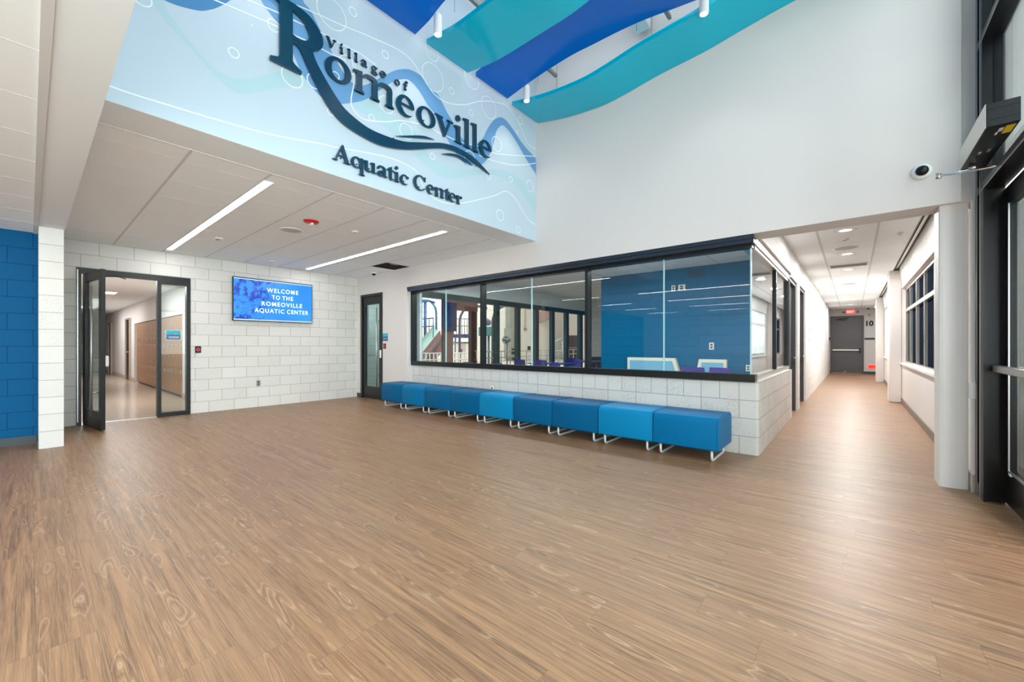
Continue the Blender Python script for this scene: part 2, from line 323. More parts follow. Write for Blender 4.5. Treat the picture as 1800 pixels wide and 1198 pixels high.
# traced outlines on the mural wall (y, z in metres)
MURAL = {
 'blue_up': [(1.571,4.518),(1.571,4.314),(1.636,4.269),(1.728,4.138),(1.84,3.99),(1.929,3.88),(2.057,3.801),(2.166,3.844),(2.293,3.959),(2.42,4.082),(2.545,4.195),(2.706,4.285),(2.845,4.299),(2.916,4.277),(2.99,4.235),(3.117,4.195),(3.195,4.116),(3.248,4.058),(3.321,3.999),(3.405,3.915),(3.5,3.833),(3.629,3.817),(3.762,3.861),(3.869,3.969),(3.967,4.145),(4.092,4.313),(4.232,4.413),(4.354,4.416),(4.505,4.349),(4.729,4.228),(4.968,4.153),(5.145,4.109)],
 'blue_lo': [(1.16,4.232),(1.235,4.095),(1.295,4.038),(1.374,3.967),(1.443,3.86),(1.494,3.784),(1.561,3.658),(1.636,3.588),(1.738,3.528),(1.873,3.532),(1.981,3.576),(2.166,3.695),(2.326,3.863),(2.517,4.058),(2.654,4.152),(2.729,4.164),(2.821,4.126),(2.908,4.058),(2.965,4.005),(3.065,3.95),(3.151,3.852),(3.248,3.741),(3.386,3.612),(3.53,3.535),(3.68,3.535),(3.837,3.611),(3.967,3.747),(4.069,3.946),(4.138,4.168),(4.232,4.293),(4.305,4.323),(4.441,4.282),(4.609,4.182),(4.84,4.012),(5.055,3.884),(5.145,3.842)],
 'blob_up': [(0.538,3.8),(0.753,3.949),(0.928,4.071),(1.16,4.232)],
 'blob_lo': [(0.538,3.696),(0.617,3.693),(0.687,3.701),(0.77,3.725),(0.832,3.751),(0.892,3.798),(0.946,3.854),(1.022,3.956),(1.16,4.186)],
 'teal_up': [(0.532,3.756),(0.602,3.683),(0.677,3.575),(0.78,3.473),(0.881,3.387),(0.943,3.354),(1.029,3.349),(1.135,3.393),(1.33,3.539),(1.466,3.639),(1.636,3.733),(1.873,3.808),(2.045,3.784),(2.427,3.689),(2.752,3.648),(2.868,3.54),(2.941,3.47),(3.117,3.406),(3.386,3.422),(3.68,3.491),(4.092,3.643),(4.391,3.71),(4.729,3.686),(5.145,3.503)],
 'teal_lo': [(0.473,3.716),(0.547,3.639),(0.655,3.52),(0.763,3.438),(0.881,3.33),(0.972,3.271),(1.068,3.241),(1.201,3.314),(1.303,3.387),(1.485,3.494),(1.641,3.565),(1.873,3.592),(2.045,3.572),(2.229,3.556),(2.427,3.515),(2.603,3.451),(2.752,3.381),(2.933,3.303),(3.117,3.251),(3.321,3.275),(3.53,3.355),(3.762,3.459),(4.001,3.544),(4.185,3.571),(4.609,3.548),(4.84,3.394),(5.145,3.2)],
 'lines': [[(0.323,2.943),(0.339,2.944),(0.453,2.943),(0.697,2.957),(0.928,2.972),(1.303,3.008),(1.712,3.087),(1.879,3.112),(2.01,3.139),(2.248,3.186),(2.454,3.219),(2.676,3.216),(2.821,3.175),(2.884,3.066),(2.957,2.989),(3.117,2.948),(3.321,2.962),(3.549,3.037),(3.783,3.138),(4.092,3.277),(4.341,3.412),(4.556,3.358),(4.729,3.22),(4.896,3.123),(5.129,3.098)],[(0.787,3.867),(0.917,3.888),(1.08,3.912),(1.374,3.952),(1.489,3.956),(1.606,3.968),(1.738,3.971),(1.84,3.974),(1.975,3.993)],[(2.027,4.054),(2.051,3.966),(2.057,3.818),(2.027,3.636),(2.045,3.56),(2.154,3.501),(2.393,3.573),(2.595,3.671),(2.821,3.734),(2.965,3.768),(3.117,3.75),(3.248,3.762),(3.471,3.772),(3.805,3.847),(4.001,3.859),(4.232,3.896),(5.129,4.184)],[(3.805,3.727),(4.185,3.769),(4.609,3.874),(5.129,4.086)],[(1.002,4.011),(1.14,4.033),(1.374,4.074),(1.489,4.086),(1.591,4.097),(1.738,4.118),(1.958,4.126),(2.117,4.137),(2.293,4.117)],[(1.243,4.186),(1.397,4.201),(1.561,4.242),(1.738,4.276),(1.958,4.313),(2.154,4.357),(2.293,4.381),(2.545,4.422),(2.736,4.402),(2.908,4.279),(3.057,4.18),(3.248,4.168),(3.53,4.268),(3.826,4.448),(4.15,4.581),(4.416,4.614),(4.702,4.429),(4.854,4.275),(5.129,4.282)]],
 'circles': [(0.502,3.629,0.055),(1.043,3.55,0.041),(1.334,3.942,0.053),(1.483,3.583,0.092),(1.873,3.792,0.038),(1.835,4.357,0.145),(2.045,4.506,0.045),(1.992,3.958,0.089),(2.406,4.284,0.042),(3.04,4.366,0.16),(3.669,4.669,0.132),(3.33,4.345,0.042),(3.99,4.439,0.146),(3.659,4.224,0.04),(4.662,4.547,0.055),(4.15,4.008,0.102),(3.023,4.649,0.1),(4.441,4.723,0.033),(4.896,3.651,0.087),(4.454,3.616,0.041),(3.99,3.509,0.038),(3.032,3.437,0.04),(4.22,3.044,0.079),(4.622,2.925,0.05),(1.824,3.429,0.037),(2.248,3.553,0.035),(2.669,3.583,0.088),(2.42,3.764,0.09),(1.671,3.637,0.067),(3.639,3.624,0.102),(4.596,4.352,0.025),(1.172,3.845,0.006)],
 'rom': [('o',1.76,2.015),('m',2.041,2.496),('e',2.524,2.756),('o',2.791,3.052),('v',3.052,3.323),('i',3.33,3.5),('l',3.486,3.634),('l',3.627,3.774),('e',3.782,4.019)],
 'vil': [('V',1.768,1.865),('i',1.899,1.937),('l',1.975,2.015),('l',2.046,2.086),('a',2.118,2.182),('g',2.227,2.303),('e',2.327,2.4),('o',2.505,2.567),('f',2.616,2.671)],
 'aqu': [('A',1.832,2.007),('q',2.012,2.152),('u',2.147,2.284),('a',2.294,2.408),('t',2.413,2.499),('i',2.499,2.559),('c',2.57,2.684),('C',2.748,2.919),('e',2.926,3.035),('n',3.041,3.181),('t',3.188,3.279),('e',3.258,3.379),('r',3.379,3.475)],
 'sw_lo': [(1.476,3.861),(1.519,3.863),(1.555,3.815),(1.606,3.721),(1.667,3.621),(1.726,3.533),(1.81,3.435),(1.94,3.352),(2.136,3.308),(2.371,3.300),(2.682,3.379),(3.09,3.546),(3.289,3.599),(3.5,3.613),(3.727,3.572),(3.977,3.522)],
 'sw_up': [(1.644,3.888),(1.667,3.823),(1.721,3.742),(1.80,3.643),(1.875,3.562),(1.97,3.487),(2.181,3.418),(2.405,3.416),(2.616,3.443),(2.785,3.499),(2.964,3.563),(3.155,3.631),(3.358,3.666),(3.574,3.661),(3.727,3.633),(3.977,3.527)],
 's1': [[(2.514,3.463),(2.638,3.515),(2.785,3.575),(2.903,3.613),(3.039,3.626)],[(2.514,3.463),(2.638,3.497),(2.785,3.547),(2.903,3.585),(3.039,3.626)]],
 's2': [[(3.155,3.504),(3.289,3.557),(3.428,3.582),(3.574,3.569),(3.639,3.542)],[(3.155,3.501),(3.261,3.525),(3.386,3.551),(3.515,3.548),(3.639,3.54)]],
}
# ================================================================== THE SETTING
XTV, YB, YU, XC = -9.12, 5.20, 5.06, -0.80      # block wall, window wall, upper wall, corridor corner
ZC, ZL, ZO = 2.846, 2.645, 2.446                 # tile ceiling, reception ceiling, lintel
struct('floor', MB().box(-9.30, 1.30, -9, 23.5, -.12, 0), M_floor)
struct('floor', MB().box(-28, -9.30, .1, 2.5, -.12, -.004), M_tan)
struct('floor', MB().box(-24, -9.30, 2.5, 40, -.14, -.02).box(-9.30, -7.5, 6.2, 40, -.14, .0021), M_pfloor)
# --- left block wall with the locker corridor doorway
w = MB(); w.box(-9.32, XTV, .27, .46, 0, ZC); w.box(-9.32, XTV, 1.86, YB, 0, ZC); w.box(-9.32, XTV, .46, 1.86, 2.43, ZC)
struct('wall_left', w, M_block)
struct('wall_pier', MB().box(-9.32, -7.37, .07, .27, 0, 2.64, bev=0), M_blockend)
struct('wall_left_blue', MB().box(-8.09, -7.885, -9, .07, 0, ZL+.05), M_blue)
struct('baseboard_left', MB().box(-7.885, -7.872, -9, .068, 0, .10).box(-7.885, -7.40, .058, .07, 0, .10), M_base)
struct('wall_back', MB().box(-8.1, 1.3, -9.15, -9, 0, 2.9), M_dry)
# beam and the wall above it, on the camera's side of the high hall
struct('trim_beam', MB().box(-9.32, .90, .07, .28, 2.64, 6.1), M_dry2)
# reception ceiling (camera side)
c = MB(); c.box(-8.0, 1.3, -9, .068, ZL, ZL+.05); cl = struct('ceiling', c, M_tile)
g = MB()
for k in range(16): g.box(-7.88+.61*k-.003, -7.88+.61*k+.003, -9, .03, ZL-.0008, ZL+.002)
for k in range(15): g.box(-8, 1.3, -.58-.61*k-.004, -.58-.61*k+.004, ZL-.0008, ZL+.002)
g.build('ceiling_seam', M_seam, cl)
box('ceiling_edge_trim', -7.88, 1.2, .03, .069, ZL-.012, ZL+.01, M_tbar, cl)
# tile ceiling over the left bay, with one tile open
HX0, HX1, HY0, HY1 = -7.50, -6.97, 4.475, 5.02
c = MB()
c.box(XTV, HX0, .28, YU+.1, ZC, ZC+.04); c.box(HX1, -4.18, .28, YU+.1, ZC, ZC+.04)
c.box(HX0, HX1, .28, HY0, ZC, ZC+.04); c.box(HX0, HX1, HY1, YU+.1, ZC, ZC+.04)
cl = struct('ceiling', c, M_tile)
g = MB(); ys = [.865+.605*k for k in range(8)]
for y in ys:
    if HY0-.01 < y < HY1: g.box(XTV, HX0, y-.011, y+.011, ZC-.0015, ZC+.001); g.box(HX1, -4.18, y-.011, y+.011, ZC-.0015, ZC+.001)
    else: g.box(XTV, -4.18, y-.011, y+.011, ZC-.0015, ZC+.001)
g.box(-4.187, -4.178, .28, YU, ZC-.006, ZC+.001)
g.build('ceiling_bar', M_tbar, cl)
g = MB()
for k in range(8):
    x = -4.49-.61*k
    if HX0 < x < HX1: g.box(x-.0025, x+.0025, .28, HY0, ZC-.0006, ZC+.001)
    else: g.box(x-.0025, x+.0025, .28, YU, ZC-.0006, ZC+.001)
g.build('ceiling_seam', M_seam, cl)
# open tile: dark plenum with the duct boot seen in it
t = thing('open_ceiling_tile', (-7.235, 4.747, ZC), 'dark open square in the white tile ceiling above the narrow glass door', 'ceiling opening')
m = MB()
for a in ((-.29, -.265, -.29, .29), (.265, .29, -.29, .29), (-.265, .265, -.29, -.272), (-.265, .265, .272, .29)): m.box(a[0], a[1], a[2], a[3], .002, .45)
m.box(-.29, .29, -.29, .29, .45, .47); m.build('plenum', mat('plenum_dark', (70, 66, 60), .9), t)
m = MB()
for a in ((-.27, -.252, -.272, .272), (.252, .27, -.272, .272), (-.252, .252, -.272, -.256), (-.252, .252, .256, .272)): m.box(a[0], a[1], a[2], a[3], -.004, .012)
m.build('frame', M_black, t)
MB().box(-.10, .17, .05, .22, .06, .28, bev=.01).tube([(-.02, .10, .17), (-.25, -.05, .3)], .09, n=14).build('duct_boot', M_duct, t)
# soffit and mural wall
struct('trim_soffit', MB().box(-4.18, -3.767, .28, YU+.05, ZC-.002, ZC+.3), M_dry2)
struct('wall_mural_backing', MB().box(-3.95, -3.768, .28, YU+.1, ZC+.1, 6.1), M_dry)
# --- front wall: plaster bay at the left with a door, block half wall, plaster above
D2 = (-8.96, -8.04, 2.42)
w = MB()
w.box(XTV-.2, D2[0], 5.075, 5.28, 0, ZC+.05); w.box(D2[1], -7.13, 5.075, 5.28, 0, ZC+.05); w.box(D2[0], D2[1], 5.075, 5.28, D2[2], ZC+.05)
struct('wall_front', w, M_dry)
w = MB(); w.box(-7.13, .70, YU, 5.40, ZO, 6.1); w.box(-9.3, -7.13, YU, 5.40, ZC+.02, 6.1)
struct('wall_upper', w, M_dry)
struct('trim_corner', MB().box(.70, .80, 5.09, 5.40, ZO, 6.1), M_whitepaint)
w = MB()
bm = w.bm
w.box(-7.13, -1.0, YB, 5.40, 0, .82)
w.prism([(-1.0, 5.20), (-.83, 5.20), (-.812, 5.204), (-.803, 5.214), (-.80, 5.232), (-.80, 8.21), (-1.0, 8.21)], 'z', 0, .82)
struct('wall_half', w, M_blockhalf)
struct('trim_sill', MB().box(-1.0, -.805, 5.30, 8.20, .82, .828), M_whitepaint)
struct('baseboard_front', MB().box(XTV, D2[0]-.01, 5.062, 5.075, 0, .10).box(D2[1]+.02, -7.13, 5.062, 5.075, 0, .10), M_base)
struct('ceiling', MB().box(-4, 1.2, .2, YB, 6.0, 6.1), mat('high_ceiling_grey', (205, 203, 200), .8))
# --- interior windows round the corner
w = sroot('window_1')
m = MB(); m.box(-7.13, -.83, 5.072, 5.15, 2.40, ZO-.002); m.box(-7.13, -.83, 5.085, 5.26, 2.357, 2.402); m.build('head_trim', M_navyfr, w)
m = MB(); m.box(-7.10, -.86, 5.165, 5.285, 2.325, 2.36); m.box(-7.12, -.83, 5.165, 5.30, .82, .905)
m.box(-7.128, -7.075, 5.165, 5.285, .9, 2.36); m.build('window_frame', M_black, w)
for x in (-5.062, -2.943): box('mullion', x-.022, x+.022, 5.165, 5.285, .905, 2.33, M_black, w)
xs = [-7.075, -6.07, -5.084, -3.972, -2.965, -1.851, -.875]
edges = [(-7.075, -6.073), (-6.067, -5.084), (-5.04, -3.975), (-3.969, -2.965), (-2.921, -1.854), (-1.848, -.88)]
for a, b in edges: box('pane', a, b, 5.22, 5.23, .90, 2.33, M_glass, w)
for x in (-6.07, -3.972, -1.851): box('glass_joint', x-.006, x+.006, 5.213, 5.237, .905, 2.33, mat('pale_glass_edge', (176, 214, 218), .25), w)
w = sroot('window_2')
m = MB(); m.box(-.90, -.832, 5.262, 9.4, 2.36, ZO-.001); m.box(-.97, -.85, 5.30, 8.37, 2.325, 2.36); m.box(-.97, -.835, 5.30, 8.37, .83, .885); m.build('window_frame', M_silver, w)
m = MB(); m.box(-.97, -.85, 6.96, 7.01, .885, 2.33); m.box(-.97, -.85, 8.32, 8.38, .885, 2.33); m.build('mullion', M_black, w)
for a, b in ((5.235, 6.96), (7.01, 8.32)): box('pane', -.885, -.875, a, b, .88, 2.33, M_glass, w)
box('glass_joint', -.886, -.872, 5.213, 5.237, .905, 2.33, MATS['pale_glass_edge'], w)
box('ledge', -.99, -.835, 5.235, 5.30, .82, .885, M_silver, w)
# --- lintel and corridor
struct('ceiling', MB().box(-1.0, .66, 5.40, 23.4, ZC, ZC+.04), M_tile)
g = MB()
cc = bpy.data.objects['ceiling.003'] if 'ceiling.003' in bpy.data.objects else None
for x in (-.40, .265): g.box(x-.011, x+.011, 5.4, 23.3, ZC-.006, ZC+.001)
g.build('ceiling_bar', M_tbar, cc)
g = MB()
for k in range(28): g.box(-.8, .66, 5.85+.62*k-.0025, 5.85+.62*k+.0025, ZC-.0006, ZC+.001)
for y in (18.6,): g.box(-.8, .66, y-.012, y+.012, ZC-.012, ZC+.001)
g.build('ceiling_seam', M_seam, cc)
w = MB()
w.box(-1.0, XC, 8.21, 8.38, 0, .82)
w.box(-1.0, XC, 9.33, 9.74, 0, ZC); w.box(-1.0, XC, 10.97, 23.3, 0, ZC)
w.box(-1.0, XC, 8.38, 9.33, ZO-.05, ZC); w.box(-1.0, XC, 9.74, 10.97, 2.42, ZC); w.box(-1.0, XC, 5.40, 8.38, ZO, ZC)
struct('wall_corridor', w, mat_cor := block_mat('white_corridor_block', (238, 237, 235), (215, 213, 210), shift=.1, speck=.15))
struct('wall_end', MB().box(-1.0, -.78, 23.3, 23.5, 0, ZC).box(.36, 1.2, 23.3, 23.5, 0, ZC).box(-.78, .36, 23.3, 23.5, 2.54, ZC), mat('end_wall_grey', (206, 204, 202), .8))
struct('baseboard_end', MB().box(-.80, -.78, 23.28, 23.3, 0, .11).box(.36, .80, 23.28, 23.3, 0, .11), M_base)
# right corridor wall with deep windows
w = MB(); w.box(.80, 1.02, 5.2, 23.3, 0, .85); w.box(.80, 1.02, 5.2, 23.3, 2.44, 3.1); w.box(.80, 1.02, 12.0, 12.75, .85, 2.44); w.box(.80, 1.02, 18.2, 18.9, .85, 2.44); w.box(.80, 1.02, 22.6, 23.3, .85, 2.44)
w.box(.80, 1.02, 5.2, 5.9, .85, 2.44)
struct('wall_right', w, M_dry)
struct('trim_pilaster', MB().box(.60, .80, 12.0, 12.6, 0, ZC, bev=.015), M_dry)
struct('trim_pilaster', MB().box(.60, .80, 18.3, 18.9, 0, ZC, bev=.015), M_dry)
struct('trim_sill', MB().box(.765, .86, 5.9, 12.0, .835, .865).box(.765, .86, 12.75, 18.2, .835, .865), M_whitepaint)
struct('baseboard_right', MB().box(.785, .80, 5.3, 12.0, 0, .11).box(.785, .80, 12.6, 18.3, 0, .11).box(.785, .80, 18.9, 23.3, 0, .11).box(.62, .80, 11.985, 12.0, 0, .0), M_base2)
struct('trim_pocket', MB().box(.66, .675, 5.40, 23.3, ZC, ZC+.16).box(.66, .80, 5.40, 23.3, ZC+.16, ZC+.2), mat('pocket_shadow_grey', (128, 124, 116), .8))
# curved cove between the pocket and the window heads
prof = [(.80, 2.44), (.797, 2.52), (.79, 2.60), (.78, 2.68), (.768, 2.75), (.765, 2.80), (.765, 2.93), (.80, 2.93)]
struct('trim_cove', MB().prism(prof, 'y', 5.45, 11.99).prism(prof, 'y', 12.61, 18.29), M_whitepaint)
t = thing('curtain_track', (.715, 5.5, ZC+.02), 'long grey rail recessed in the slot above the dark corridor windows', 'rail')
MB().box(-.02, .02, 0, 6.4, 0, .05, bev=.004).build('rail', M_silver, t)
for k in range(6):
    box('bracket', -.04, .04, .45+k*1.1, .49+k*1.1, .05, .14, M_duct, t)
t = thing('curtain_track', (.715, 12.8, ZC+.02), 'grey rail recessed in the slot beyond the first corridor pilaster', 'rail')
MB().box(-.02, .02, 0, 5.3, 0, .05, bev=.004).build('rail', M_silver, t)
def shade_cloth():
    q = NT('white_shade_fabric'); tr = q.new('ShaderNodeBsdfTranslucent'); tr.inputs[0].default_value = (.9, .9, .9, 1); mx = q.new('ShaderNodeMixShader'); mx.inputs[0].default_value = .5
    q.b.inputs['Base Color'].default_value = S(246, 246, 244); q.b.inputs['Roughness'].default_value = .8
    out = [n for n in q.n if n.type == 'OUTPUT_MATERIAL'][0]; q.link(q.b.outputs[0], mx.inputs[1]); q.link(tr.outputs[0], mx.inputs[2]); q.link(mx.outputs[0], out.inputs[0]); return q.m
def corridor_window(y0, y1, ym, name, pane=None):
    w = sroot(name)
    m = MB(); m.box(.86, .93, y0, y1, .85, .90).box(.86, .93, y0, y1, 2.39, 2.44).box(.855, .93, y0, y1, 1.935, 2.0)
    m.box(.86, .93, y0, y0+.04, .9, 2.39).box(.86, .93, y1-.04, y1, .9, 2.39); m.build('window_frame', M_silver, w)
    for y in ym: box('mullion', .86, .93, y-.025, y+.025, .9, 2.39, M_silver, w)
    box('pane', .90, .91, y0, y1, .9, 2.4, pane or M_dkglass, w)
corridor_window(5.9, 12.0, (7.0, 8.05, 9.1, 10.15, 11.2), 'window_3')
corridor_window(12.75, 18.2, (13.8, 14.9, 16.0, 17.1), 'window_4', M_glass)
corridor_window(18.9, 22.6, (20.1, 21.3), 'window_5')
tag(box('roller_shade', .835, .842, 12.78, 18.17, .95, 2.43, shade_cloth()), 'white roller shade drawn down behind the first corridor pilaster', 'window shade')
# --- storefront on the right
w = sroot('window_6')
m = MB()
m.box(.785, .905, 4.87, 4.93, 0, 6.0)                       # main post
m.box(.785, .905, 5.035, 5.09, 0, 6.0)                      # wall jamb
m.box(.785, .905, 4.93, 5.035, 0, .10)
for z in (2.46, 3.65): m.box(.785, .905, 1.0, 4.87, z, z+.06); m.box(.785, .905, 4.93, 5.035, z, z+.06)
m.box(.785, .905, 2.70, 2.76, 0, 6.0).box(.785, .905, 1.0, 1.06, 0, 6.0).box(.785, .905, .3, 1.0, 3.65, 3.71)
m.build('window_frame', M_blk2, w)
m = MB()
for y in (4.93, 5.035): m.box(.781, .7855, y-.006, y+.006, .0, 6.0)
for z in (2.46, 3.65): m.box(.781, .7855, 1.0, 4.93, z, z+.008)
m.build('edge_strip', M_silver, w)
box('pane', .84, .85, 4.93, 5.035, .10, 6.0, M_glass, w)
box('pane', .84, .85, 2.76, 4.87, 2.52, 3.65, M_glass, w)
box('pane', .84, .85, 2.76, 4.87, 3.71, 6.0, M_glass, w)
box('pane', .84, .85, .30, 2.70, .06, 3.65, M_glass, w); box('pane', .84, .85, .30, 2.70, 3.71, 6.0, M_glass, w)
struct('wall_right_reception', MB().box(.90, 1.1, -9, .07, 2.5, 2.7).box(.9, 1.1, .07, .28, 0, 6.1).box(.9, 1.1, -9, .07, 0, .12), M_dry)
w = sroot('added_window_8', (.95, -9, .12)); m = MB()  # unseen glazing added so the fill lamp outside lights the hall
for k in range(7): m.box(-.06, .06, 1.5*k-.03, 1.5*k+.03, 0, 2.38)
m.build('window_frame', M_blk2, w); box('pane', -.006, .006, 0, 9.05, 0, 2.38, M_glass, w)
# storefront door leaf
w = sroot('door_1', (.922, 4.865, 0))
m = MB(); m.box(-.02, .025, -.12, 0, .02, 2.44).box(-.02, .025, -.98, -.86, .02, 2.44).box(-.02, .025, -.86, -.12, .02, .28).box(-.02, .025, -.86, -.12, 2.3, 2.44); m.build('door_frame', M_blk2, w)
box('door_glass', -.002, .006, -.86, -.12, .28, 2.3, M_glass, w)
m = MB(); m.box(-.028, -.02, -.87, -.11, .272, .288).box(-.028, -.02, -.128, -.112, .28, 2.3); m.build('glazing_bead', M_silver, w)
m = MB(); m.box(-.09, -.045, -.93, -.03, 1.02, 1.075, None, .008).box(-.05, -.02, -.10, -.04, 1.02, 1.07).box(-.05, -.02, -.92, -.86, 1.02, 1.07); m.build('push_bar', M_silver, w)
MB().box(-.03, -.018, -.20, -.14, .255, .275, None, .004).build('door_stop', M_white, w)
struct('trim_post', MB().box(.785, .80, 4.83, 4.865, 0, 2.46), M_blk2)
# outside the doors: a pale vestibule wall and paving
struct('floor', MB().box(1.3, 9, -4, 30, -.14, -.03), mat('outside_paving', (196, 192, 186), .8))
struct('wall_outside', MB().box(5.2, 5.4, -2, 30, 0, 7), mat('outside_pale_wall', (250, 249, 247), .8))
# white column cover beside the storefront
p = []
for cx, cy, a0 in ((.605, 5.15, 180), (.735, 5.15, 270), (.735, 5.33, 0), (.605, 5.33, 90)):
    for k in range(5):
        a = math.radians(a0+k*22.5); p.append((cx+.03*math.cos(a), cy+.03*math.sin(a)))
q_ = [(.575, 5.13), (.58, 5.12), (.60, 5.115)]+[(.60+.155*math.sin(math.radians(k*15)), 5.115+.045*(1-math.cos(math.radians(k*15)))) for k in range(1, 7)]+[(.755, 5.38), (.575, 5.38)]
struct('trim_column', MB().prism(q_, 'z', 0, ZO-.001), M_whitepaint)
t = thing('cable_raceway', (.768, 5.075, 0), 'white cable raceway with a small box between the column and the black frame', 'raceway')
MB().box(-.012, .012, -.02, .02, .15, 2.44, None, .004).build('channel', M_whitepaint, t)
MB().box(-.022, .014, -.035, .03, .78, .92, None, .008).build('junction_box', M_white, t)
MB().box(-.014, .013, -.022, .022, 0, .15, None, .002).build('metal_shoe', M_silver, t)
# automatic door operator over the storefront door
t = thing('door_operator', (.785, 4.75, 2.60), 'long silver and black automatic door operator box above the entrance door', 'door operator')
MB().box(-.145, -.141, -.86, 0, 0, .152).build('cover', M_silver, t)
MB().box(-.141, 0, -.86, 0, .002, .15, None, .003).build('body', M_blk2, t)
MB().box(-.138, -.002, -.864, -.86, .004, .148).box(-.138, -.002, -.866, -.864, .045, .05).box(-.138, -.002, -.866, -.864, .11, .115).build('end_cap', M_black, t)
box('warning_label', -.05, -.012, -.82, -.70, -.001, .002, M_yellow, t)
MB().box(-.075, -.055, -.80, -.75, -.001, .002).box(-.08, -.07, -.74, -.70, -.001, .002).build('rating_label', M_white, t)
MB().box(-.10, -.085, -.40, -.36, -.002, .002).build('screw_cover', M_silver, t); MB().box(-.06, -.045, -.42, -.38, -.002, .002).build('screw_cover', M_silver, t)
t = thing('operator_arm', (.70, 4.62, 2.578), 'thin chrome arm reaching out under the door operator box', 'door arm')
m = MB(); m.tube([(-.015, 0, .0), (-.03, .0, -.005), (-.19, -.06, -.03)], .008); m.build('forearm', M_chrome, t)
m = MB(); m.tube([(-.19, -.06, -.03), (0, -.13, -.055), (.18, -.19, -.08)], [.007, .008, .008]); m.build('main_arm', M_chrome, t)
MB().lathe([(0, -.02), (.016, -.02), (.016, .02), (0, .02)], (-.19, -.06, -.03), n=12).build('pivot', M_silver, t); MB().lathe([(0, -.02), (.018, -.02), (.018, .02), (0, .02)], (.18, -.19, -.08), n=12).build('pivot', M_silver, t)
MB().lathe([(0, -.015), (.02, -.015), (.02, .02), (0, .02)], (-.005, 0, 0), n=14).build('spindle', M_silver, t)
# ================================================================== DOORS ON THE LEFT
w = sroot('door_2', (XTV, .46, 0))          # framed opening with sidelight; y 0..1.40
m = MB(); F = (-.10, .02)
m.box(F[0], F[1], 0, .055, 0, 2.43).box(F[0], F[1], 1.345, 1.40, 0, 2.43).box(F[0], F[1], .055, 1.345, 2.345, 2.43).box(F[0], F[1], .945, 1.0, 0, 2.345).box(F[0], F[1], 1.0, 1.345, 0, .07).box(F[0], F[1], 1.0, 1.345, 2.29, 2.345)
m.build('door_frame', M_black, w)
box('sidelight_glass', -.045, -.035, 1.0, 1.345, .07, 2.29, M_glass, w)
box('threshold', -.10, .015, .055, .945, .0, .008, M_silver, w)
box('kick_edge', .02, .022, 0.01, .02, .05, 2.4, M_silver, w)
# the leaf, swung out about 80 degrees
lf = sroot('door_3', (XTV+.02, .53, 0)); lf.rotation_euler.z = math.radians(8.8)
m = MB(); T = .045
m.box(0, .11, 0, T, .01, 2.33).box(.75, .86, 0, T, .01, 2.33).box(.11, .75, 0, T, .01, .27).box(.11, .75, 0, T, 2.20, 2.33)
m.build('door_frame', M_black, lf)
box('door_glass', .11, .75, .016, .026, .27, 2.20, M_glass, lf)
m = MB(); m.tube([(.745, -.075, .22), (.745, -.075, 2.08)], .014, n=12)
for z in (.55, 1.75): m.tube([(.745, -.075, z), (.745, 0, z)], .010, n=8)
m.build('door_handle', M_silver, lf)
m = MB(); m.tube([(.70, T+.05, 1.0), (.15, T+.05, 1.0)], .016, n=10); m.box(.68, .80, T, T+.055, .92, 1.08, None, .015); m.build('exit_device', M_white, lf)
m = MB(); m.box(.06, .30, T, T+.05, 2.22, 2.28, None, .006).tube([(.2, T+.03, 2.29), (.42, T+.25, 2.30), (.1, T+.42, 2.31)], .01); m.build('door_closer', M_black, lf)
box('hinge', -.012, .0, .0, .03, .05, 2.30, M_silver, lf)
# narrow glass door in the front wall
w = sroot('door_4', (D2[0], 5.075, 0)); W2 = D2[1]-D2[0]
m = MB(); m.box(0, .05, -.012, .10, 0, D2[2]).box(W2-.05, W2, -.012, .10, 0, D2[2]).box(.05, W2-.05, -.012, .10, 2.36, D2[2]); m.build('door_frame', M_black, w)
m = MB(); m.box(.055, .17, .02, .065, .01, 2.355).box(W2-.17, W2-.055, .02, .065, .01, 2.355).box(.17, W2-.17, .02, .065, .01, .28).box(.17, W2-.17, .02, .065, 2.18, 2.355); m.build('door_leaf', M_black, w)
box('door_glass', .17, W2-.17, .035, .045, .28, 2.18, M_frost, w)
m = MB(); m.tube([(W2-.165, -.05, .26), (W2-.165, -.05, 2.06)], .014, n=12)
for z in (.55, 1.78): m.tube([(W2-.165, -.05, z), (W2-.165, .02, z)], .010, n=8)
m.build('door_handle', M_silver, w)
box('edge_strip', .05, .056, -.014, -.012, .02, 2.36, M_silver, w)
MB().box(W2-.05, W2-.02, -.05, -.012, .95, 1.13, None, .012).build('latch_guard', M_white, w)
MB().tube([(.20, .07, 1.0), (W2-.2, .07, 1.0)], .014).build('exit_bar', M_silver, w)
# grey doors in the corridor
def slab_door(name, x, y0, y1, z, handle_z=1.0):
    w = sroot(name, (x, y0, 0)); L = y1-y0
    m = MB(); m.box(-.06, .05, 0, .05, 0, z).box(-.06, .05, L-.05, L, 0, z).box(-.06, .05, .05, L-.05, z-.05, z); m.build('door_frame', M_grey, w)
    box('door_leaf', -.05, -.008, .05, L-.05, .01, z-.05, mat('charcoal_door', (66, 68, 72), .45), w)
    MB().tube([(-.005, L-.13, handle_z), (.06, L-.13, handle_z), (.06, L-.30, handle_z)], .012).build('door_handle', M_silver, w)
slab_door('door_5', -.88, 8.38, 9.33, 2.39)
slab_door('door_6', -.88, 9.74, 10.97, 2.42)
w = sroot('door_7', (-.78, 23.3, 0))
m = MB(); m.box(0, .07, -.03, .1, 0, 2.54).box(1.07, 1.14, -.03, .1, 0, 2.54).box(.07, 1.07, -.03, .1, 2.47, 2.54); m.build('door_frame', M_grey, w)
box('door_leaf', .07, 1.07, .0, .045, .01, 2.47, mat('end_door_grey', (84, 84, 86), .5), w)
MB().box(.08, 1.0, -.08, -.03, 1.0, 1.06, None, .01).build('push_bar', M_white, w)
